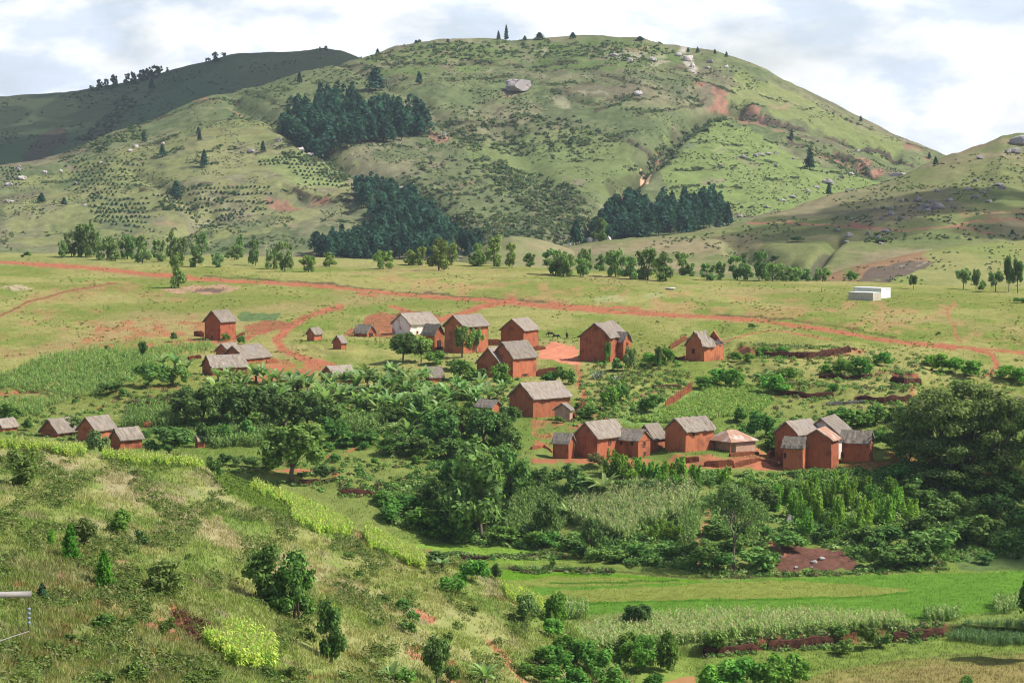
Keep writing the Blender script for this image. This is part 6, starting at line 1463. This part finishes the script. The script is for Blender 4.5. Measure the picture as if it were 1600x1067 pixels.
rocks([(30, 272, 10, 10), (34, 285, 18, 8), (14, 300, 14, 7), (70, 273, 8, 6), (95, 270, 8, 5), (118, 292, 8, 5), (158, 256, 6, 4), (203, 238, 9, 5), (212, 232, 9, 6), (255, 224, 9, 4), (392, 246, 14, 8), (436, 232, 10, 8), (470, 240, 14, 7), (484, 248, 12, 6), (133, 328, 7, 5), (14, 323, 14, 4), (505, 262, 6, 4)], 'pale stone', 'on the left shoulder of the big hill', 'stones on the left shoulder', BIG, pale=True, tint=.9)
rocks([(891, 372, 8, 9), (922, 376, 10, 10), (951, 376, 11, 9), (930, 368, 8, 7)], 'white rock', 'at the foot of the right wood', 'white rocks by the right wood', RIGHT, pale=True, tint=1.15)
rocks([(1193, 836, 10, 8), (1250, 830, 9, 9), (1232, 820, 12, 22), (1271, 880, 12, 6), (1284, 875, 11, 6), (1244, 888, 8, 5), (1219, 870, 8, 6), (1218, 858, 7, 5), (1268, 888, 6, 5)], 'grey stone', 'around the tilled red patch', 'stones round the tilled patch', VAL)

# earth walls
def mudwall(pts, h, label, mat='wall', thick=.45, cat='wall', name='mud_wall', ragged=.35, tint=1.0, sheet=None):
    """pts: pixel points along the foot of the wall"""
    sheet = sheet or VAL
    W3 = [Vector(q) for q in sheet.at([p[0] for p in pts], [p[1] for p in pts])]
    rng = np.random.RandomState(int(pts[0][0])); mb = MB(); rows = []
    org = W3[0].copy()
    P_ = []
    for a, b in zip(W3[:-1], W3[1:]):
        n = max(2, int((b - a).length / .5))
        P_ += [a.lerp(b, i / n) for i in range(n)]
    P_.append(W3[-1])
    V = []; 
    for i, p in enumerate(P_):
        d = (P_[min(i + 1, len(P_) - 1)] - P_[max(i - 1, 0)]); d.z = 0; d.normalize(); nrm = Vector((-d.y, d.x, 0))
        hh = h * (1 - ragged * float(fbm(np.array([i * .27 + pts[0][0]]), np.array([pts[0][1] * 1.0]), 3, 3)[0]) * 1.1) * (.75 if i in (0, len(P_) - 1) else 1); o = p - org
        for sx, z in ((-1, -.6), (-1, hh * .5), (-.8, hh * .93), (0, hh), (.8, hh * .93), (1, hh * .5), (1, -.6)):
            q = o + nrm * (sx * thick / 2 + rng.normal() * .04); V.append((q.x, q.y, o.z + z + rng.normal() * .03))
    n = len(P_); f = [(i * 7 + k, i * 7 + k + 1, i * 7 + k + 8, i * 7 + k + 7) for i in range(n - 1) for k in range(6)]
    mb.add(V, [np.array(f), np.array([tuple(range(7)), tuple(range((n - 1) * 7 + 6, (n - 1) * 7 - 1, -1))])])
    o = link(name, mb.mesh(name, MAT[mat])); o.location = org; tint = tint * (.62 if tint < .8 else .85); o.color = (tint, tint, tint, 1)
    return tag(o, label, cat)
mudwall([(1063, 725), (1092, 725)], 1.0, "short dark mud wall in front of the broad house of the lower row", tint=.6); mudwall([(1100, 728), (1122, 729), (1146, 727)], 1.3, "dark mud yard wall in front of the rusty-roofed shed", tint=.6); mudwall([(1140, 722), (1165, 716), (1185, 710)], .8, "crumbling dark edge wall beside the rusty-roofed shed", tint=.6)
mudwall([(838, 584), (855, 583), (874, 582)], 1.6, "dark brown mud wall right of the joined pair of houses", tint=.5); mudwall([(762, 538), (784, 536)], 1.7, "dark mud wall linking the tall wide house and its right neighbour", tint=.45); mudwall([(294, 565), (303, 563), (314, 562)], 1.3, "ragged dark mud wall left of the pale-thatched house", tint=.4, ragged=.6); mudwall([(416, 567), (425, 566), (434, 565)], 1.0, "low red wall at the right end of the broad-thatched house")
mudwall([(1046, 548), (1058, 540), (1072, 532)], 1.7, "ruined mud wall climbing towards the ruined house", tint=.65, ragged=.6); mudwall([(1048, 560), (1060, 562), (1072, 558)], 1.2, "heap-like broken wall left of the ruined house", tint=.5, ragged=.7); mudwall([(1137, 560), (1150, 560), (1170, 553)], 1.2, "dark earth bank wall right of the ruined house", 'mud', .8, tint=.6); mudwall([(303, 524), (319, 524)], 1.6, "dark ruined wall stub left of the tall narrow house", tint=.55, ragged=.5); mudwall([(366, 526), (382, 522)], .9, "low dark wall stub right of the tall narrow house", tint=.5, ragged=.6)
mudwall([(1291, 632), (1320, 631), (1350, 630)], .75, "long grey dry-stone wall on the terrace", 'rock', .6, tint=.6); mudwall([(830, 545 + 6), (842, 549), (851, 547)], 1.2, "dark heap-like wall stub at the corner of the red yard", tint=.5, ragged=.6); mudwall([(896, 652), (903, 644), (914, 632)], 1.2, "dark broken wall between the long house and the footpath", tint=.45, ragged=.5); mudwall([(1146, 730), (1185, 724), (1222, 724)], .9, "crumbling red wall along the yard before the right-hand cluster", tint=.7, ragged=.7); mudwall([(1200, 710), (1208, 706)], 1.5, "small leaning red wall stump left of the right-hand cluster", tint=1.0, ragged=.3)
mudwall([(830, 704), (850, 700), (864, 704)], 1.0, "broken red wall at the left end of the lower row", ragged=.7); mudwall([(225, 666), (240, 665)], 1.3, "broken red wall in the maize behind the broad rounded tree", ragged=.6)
# cut earth banks of the terraces and gullies
BK = MB()
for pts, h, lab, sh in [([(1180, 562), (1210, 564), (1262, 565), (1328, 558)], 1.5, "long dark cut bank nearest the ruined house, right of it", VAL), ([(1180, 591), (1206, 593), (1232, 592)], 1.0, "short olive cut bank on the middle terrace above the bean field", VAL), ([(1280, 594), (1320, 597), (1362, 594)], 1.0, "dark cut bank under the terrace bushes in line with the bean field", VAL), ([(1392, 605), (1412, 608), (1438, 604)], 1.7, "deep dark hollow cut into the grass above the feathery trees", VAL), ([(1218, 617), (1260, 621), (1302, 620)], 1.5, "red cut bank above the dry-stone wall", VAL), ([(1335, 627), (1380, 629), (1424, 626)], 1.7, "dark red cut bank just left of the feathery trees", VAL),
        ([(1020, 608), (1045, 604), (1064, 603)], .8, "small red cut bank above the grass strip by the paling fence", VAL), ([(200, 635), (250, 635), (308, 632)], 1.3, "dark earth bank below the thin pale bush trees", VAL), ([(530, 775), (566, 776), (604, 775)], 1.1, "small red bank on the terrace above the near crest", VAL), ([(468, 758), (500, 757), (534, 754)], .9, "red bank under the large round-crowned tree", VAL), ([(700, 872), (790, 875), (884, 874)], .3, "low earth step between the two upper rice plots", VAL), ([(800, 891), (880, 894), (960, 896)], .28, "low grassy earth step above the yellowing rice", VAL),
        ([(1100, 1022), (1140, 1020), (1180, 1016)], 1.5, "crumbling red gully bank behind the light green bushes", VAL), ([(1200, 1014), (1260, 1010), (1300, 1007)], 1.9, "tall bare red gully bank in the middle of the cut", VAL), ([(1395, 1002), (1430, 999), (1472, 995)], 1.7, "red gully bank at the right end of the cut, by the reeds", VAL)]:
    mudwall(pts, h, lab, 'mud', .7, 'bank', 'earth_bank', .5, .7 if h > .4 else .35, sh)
    a_ = np.array(pts, float); n_ = int((a_[-1, 0] - a_[0, 0]) * .85)
    t_ = np.sort(rng.rand(n_)) * (len(a_) - 1); hp_ = h * F / sh.at(a_[0, 0], a_[0, 1])[0][1]
    top = rng.rand(n_) < .72
    q = np.stack([np.interp(t_, range(len(a_)), a_[:, 0]), np.interp(t_, range(len(a_)), a_[:, 1]) + np.where(top, -hp_ * rng.uniform(.55, 1.0, n_), rng.uniform(1, 4, n_))], -1)
    add_clumps(BK, sh, q, rng, .25, .9, 24, .24, UG + [(.20, .19, .10), (.17, .15, .08)], .8)
stuff('undergrowth', BK, "shrubs and grass hanging over the cut earth banks")
# red picket fence
W3 = VAL.at([1040, 1050, 1060, 1070, 1080], [638, 632, 624, 616, 609]); root = link('fence', None, None, W3[0])
tag(root, "red wooden paling fence slanting up the side of the bean field", 'fence')
mb = MB(); rl = MB(); rng = np.random.RandomState(2)
T_ = np.linspace(0, 4, 60)
pp = np.stack([np.interp(T_, range(5), W3[:, k]) for k in range(3)], -1) - W3[0]
for p in pp:
    h = rng.uniform(1.2, 1.9); mb.tube([p - [0, 0, .3], p + [rng.normal() * .06, rng.normal() * .06, h]], [.11, .08], 5)
for z in (.5, 1.1): rl.tube([p + [0, 0, z] for p in pp[::6]], .05, 5)
link('palings', mb.mesh('palings', MAT['wall']), root); link('rail', rl.mesh('rail', MAT['wall']), root)

# rusty hipped shed of the lower yard
p = VAL.at(1143, 714)[0]; s = F / p[1]
root = link('tin_roofed_shed', None, None, p); tag(root, "low shed with hipped rusty tin roof and a small end porch in the lower yard", 'shed', 'red mud buildings of the village')
a = math.radians(38); Wd, Ld = 36 / s / math.sin(a), 41 / s / math.cos(a); root.rotation_euler = (0, 0, a); e = 18 / s
mb = MB(); mb.box(Ld * .18, Ld, 0, Wd, -.8, e)
link('wall', mb.mesh('wall', MAT['plaster']), root)
mb = MB(); o_ = .45; r_ = 1.7
V = [(-o_, -o_, e), (Ld + o_, -o_, e), (Ld + o_, Wd + o_, e), (-o_, Wd + o_, e), (Ld * .32, Wd / 2, e + r_), (Ld * .68, Wd / 2, e + r_)]
V2 = [(x, y, z - .1) for x, y, z in V]
mb.add(V + V2, [np.array([(0, 1, 5, 4), (2, 3, 4, 5), (7, 6, 10, 11), (9, 8, 11, 10), (0, 6, 7, 1), (1, 7, 8, 2), (2, 8, 9, 3), (3, 9, 6, 0)]), np.array([(3, 0, 4), (1, 2, 5), (6, 9, 10), (8, 7, 11)])])
link('roof', mb.mesh('roof', MAT['rust']), root)
for y_ in (.1, Wd - .1):
    mb = MB(); mb.tube([(-.2, y_, -.5), (-.2, y_, e)], .12, 6); link('porch_post', mb.mesh('porch_post', MAT['wall']), root)
root['label'] = "low shed with hipped rusty tin roof and a small end porch in the lower yard"

# tombs on the plateau
def slab_box(mb, L_, W_, H_, z=-.4): mb.box(0, L_, 0, W_, z, H_)
def tomb(cx, cy, g, l, h, label, mat, roofmat, lip=.18, steps=True):
    p = VAL.at(cx, cy)[0]; s = F / p[1]; a = math.radians(42)
    W_, L_, H_ = g / s / math.sin(a), l / s / math.cos(a), h / s
    root = link('tomb', None, None, p, (0, 0, a)); tag(root, label, 'tomb', 'tombs on the plateau')
    mb = MB(); slab_box(mb, L_, W_, H_ - lip); link('chamber', mb.mesh('chamber', MAT[mat]), root)
    mb = MB(); mb.box(-.08, L_ + .08, -.08, W_ + .08, H_ - lip + .003, H_); link('capstone', mb.mesh('capstone', MAT[roofmat]), root)
    if steps:
        mb = MB()
        for k in range(4): mb.box(.0 + L_ * .12, L_ * .88, -.06, .0, .1 + k * H_ * .2, .1 + k * H_ * .2 + H_ * .1)
        link('stone_courses', mb.mesh('stone_courses', MAT[roofmat]), root)
    return root
tomb(1377, 465, 38, 17, 16, "white limewashed tomb on the open plateau, behind the stone one", 'white', 'white', .3, False)
tomb(1364, 470, 33, 15, 13, "cut-stone tomb with flat pale top, in front of the white one", 'stone', 'white', .14, False)
p = VAL.at(1047, 453)[0]; s = F / p[1]
root = link('stone_slab', None, None, p, (0, 0, .3)); tag(root, "small pale stone slab raised off the plateau grass", 'slab')
mb = MB(); th = np.arange(14) * 2 * np.pi / 14; rr = 1 + .12 * np.sin(th * 3)
for z0, z1, k_ in ((-.3, .35, .8), (.35, .62, 1.0)):
    V = np.concatenate([np.stack([8.5 / s * k_ * rr * np.cos(th), 5 / s * k_ * rr * np.sin(th), 0 * th + z], -1) for z in (z0, z1)])
    fs = [(i, (i + 1) % 14, 14 + (i + 1) % 14, 14 + i) for i in range(14)]
    m2 = MB(); m2.add(V, [np.array(fs), np.array([tuple(range(14, 28))])]); nm = 'plinth' if z0 < 0 else 'slab_top'
    link(nm, m2.mesh(nm, MAT['mud' if z0 < 0 else 'white']), root)
p = VAL.at(1284, 456)[0]; mb = MB(); mb.tube([(0, 0, -.4), (.02, 0, 1.2)], [.11, .09], 7); o = link('wooden_post', mb.mesh('wooden_post', MAT['wood']), None, p); tag(o, "short dark post alone on the plateau, left of the tombs", 'post')

# cattle
def cow(px, py, hpx, ang, mat, label, graze=True):
    p = VAL.at(px, py)[0]; s = F / p[1]; H_ = hpx / s; k = H_ / 1.45
    me = bpy.data.meshes.new('zebu')
    J = [((0, 0, 1.02), .30), ((.45, 0, 1.04), .30), ((.70, 0, 1.10), .27), ((-.45, 0, 1.02), .28), ((-.72, 0, 1.02), .20),
         ((.98, 0, .98 if graze else 1.2), .15), ((1.2, 0, .62 if graze else 1.32), .12), ((1.36, 0, .36 if graze else 1.22), .075), ((.62, 0, 1.38), .12)]
    E = [(0, 1), (1, 2), (0, 3), (3, 4), (2, 5), (5, 6), (6, 7), (2, 8)]
    for sx in (-1, 1):
        for x_, att, hind in ((.62, 2, 0), (-.62, 4, 1)):
            n = len(J); y_ = sx * .17
            J += [((x_, y_, .78), .12), ((x_ + (-.06 if not hind else .05), y_, .50), .075), ((x_ + (-.03 if not hind else -.10), y_, .36), .055), ((x_ - (.03 if not hind else .05), y_, .0), .05)]
            E += [(att, n), (n, n + 1), (n + 1, n + 2), (n + 2, n + 3)]
    n = len(J); J += [((-.88, 0, .85), .04), ((-.92, 0, .45), .03)]; E += [(4, n), (n, n + 1)]
    for sx in (-1, 1):
        n = len(J); J += [((1.2, sx * .16, .72 if graze else 1.42), .035), ((1.18, sx * .24, .92 if graze else 1.62), .018)]; E += [(6, n), (n, n + 1)]
    me.from_pydata([j[0] for j in J], E, [])
    o = link('zebu', me, None, p, (0, 0, ang), (k, k, k))
    md = o.modifiers.new('Skin', 'SKIN'); 
    if not me.skin_vertices: 
        bpy.context.view_layer.objects.active = o; bpy.ops.mesh.customdata_skin_add()
    for v, j in zip(me.skin_vertices[0].data, J): v.radius = (j[1], j[1])
    me.skin_vertices[0].data[0].use_root = True
    sb = o.modifiers.new('Subd', 'SUBSURF'); sb.levels = 1; sb.render_levels = 1
    dg = bpy.context.evaluated_depsgraph_get(); m2 = bpy.data.meshes.new_from_object(o.evaluated_get(dg)); m2.name = 'zebu'
    o.modifiers.clear(); o.data = m2; m2.materials.clear(); m2.materials.append(MAT[mat])
    return tag(o, label, 'cow', 'grazing cattle')
cow(861, 527, 9, math.radians(170), 'hide', "dark brown zebu grazing, leftmost of the three cattle"); cow(868, 531, 9, math.radians(10), 'blackhide', "black and white zebu grazing, nearest of the three cattle"); cow(886, 529, 9, math.radians(95), 'hide', "dark zebu seen end-on, standing apart at the right of the cattle", False).color = (.5, .5, .5, 1)

# power pole beyond the left edge, its arm reaching in
gp = HILL.at(-55, 1500)[0]; Y0 = 48.0
A_ = P(-60, 928, Y0); B_ = P(49, 928, Y0)
base = Vector((A_[0], Y0, -24.0))
root = link('power_pole', None, None, base); tag(root, "grey power-pole arm with hanging insulator reaching in at the left edge", 'power pole')
rel = lambda v: Vector(v) - base
mb = MB(); mb.tube([(0, 0, -2), rel(A_) + Vector((0, 0, .8))], [.16, .11], 12); link('pole', mb.mesh('pole', MAT['grey'], True), root)
mb = MB(); mb.tube([rel(A_) - Vector((1.3, -.1, 0)), rel(A_) - Vector((0, .18, 0)), rel(B_)], [.068, .068, .066], 12); link('crossarm', mb.mesh('crossarm', MAT['grey'], True), root)
C_2 = rel(P(45, 935, Y0)); D_2 = rel(P(45, 986, Y0)); up = rel(P(45, 932, Y0))
mb = MB(); mb.tube([up, D_2], .008, 6); link('hanger_rod', mb.mesh('hanger_rod', MAT['wood']), root)
mb = MB()
for k in range(4):
    z = C_2.lerp(D_2, .32 + .14 * k); mb.tube([z + Vector((0, 0, .035)), z + Vector((0, 0, .012)), z - Vector((0, 0, .03))], [.016, .045, .03], 10)
link('insulator', mb.mesh('insulator', MAT['insul'], True), root)
pts = [P(45, 986, Y0), P(20, 994, Y0 - 2), P(0, 1001, Y0 - 4), P(-120, 1030, Y0 - 14)]
mb = MB(); mb.tube([rel(q) for q in pts], .011, 6); link('wire', mb.mesh('wire', MAT['grey']), root)

# haze: the air between here and the hills
m, N, L = new_mat('haze_air'); out = N('ShaderNodeOutputMaterial'); v = N('ShaderNodeVolumePrincipled')
v.inputs['Color'].default_value = (.74, .85, 1.0, 1); v.inputs['Density'].default_value = 0.00006; v.inputs['Anisotropy'].default_value = 0.2
L(v.outputs[0], out.inputs['Volume'])
mb = MB(); mb.box(-7200, 7200, -6000, 8800, -97, 215); o = link('haze', mb.mesh('haze', m)); o['kind'] = 'stuff'; o['label'] = "thin pale haze over the whole valley"
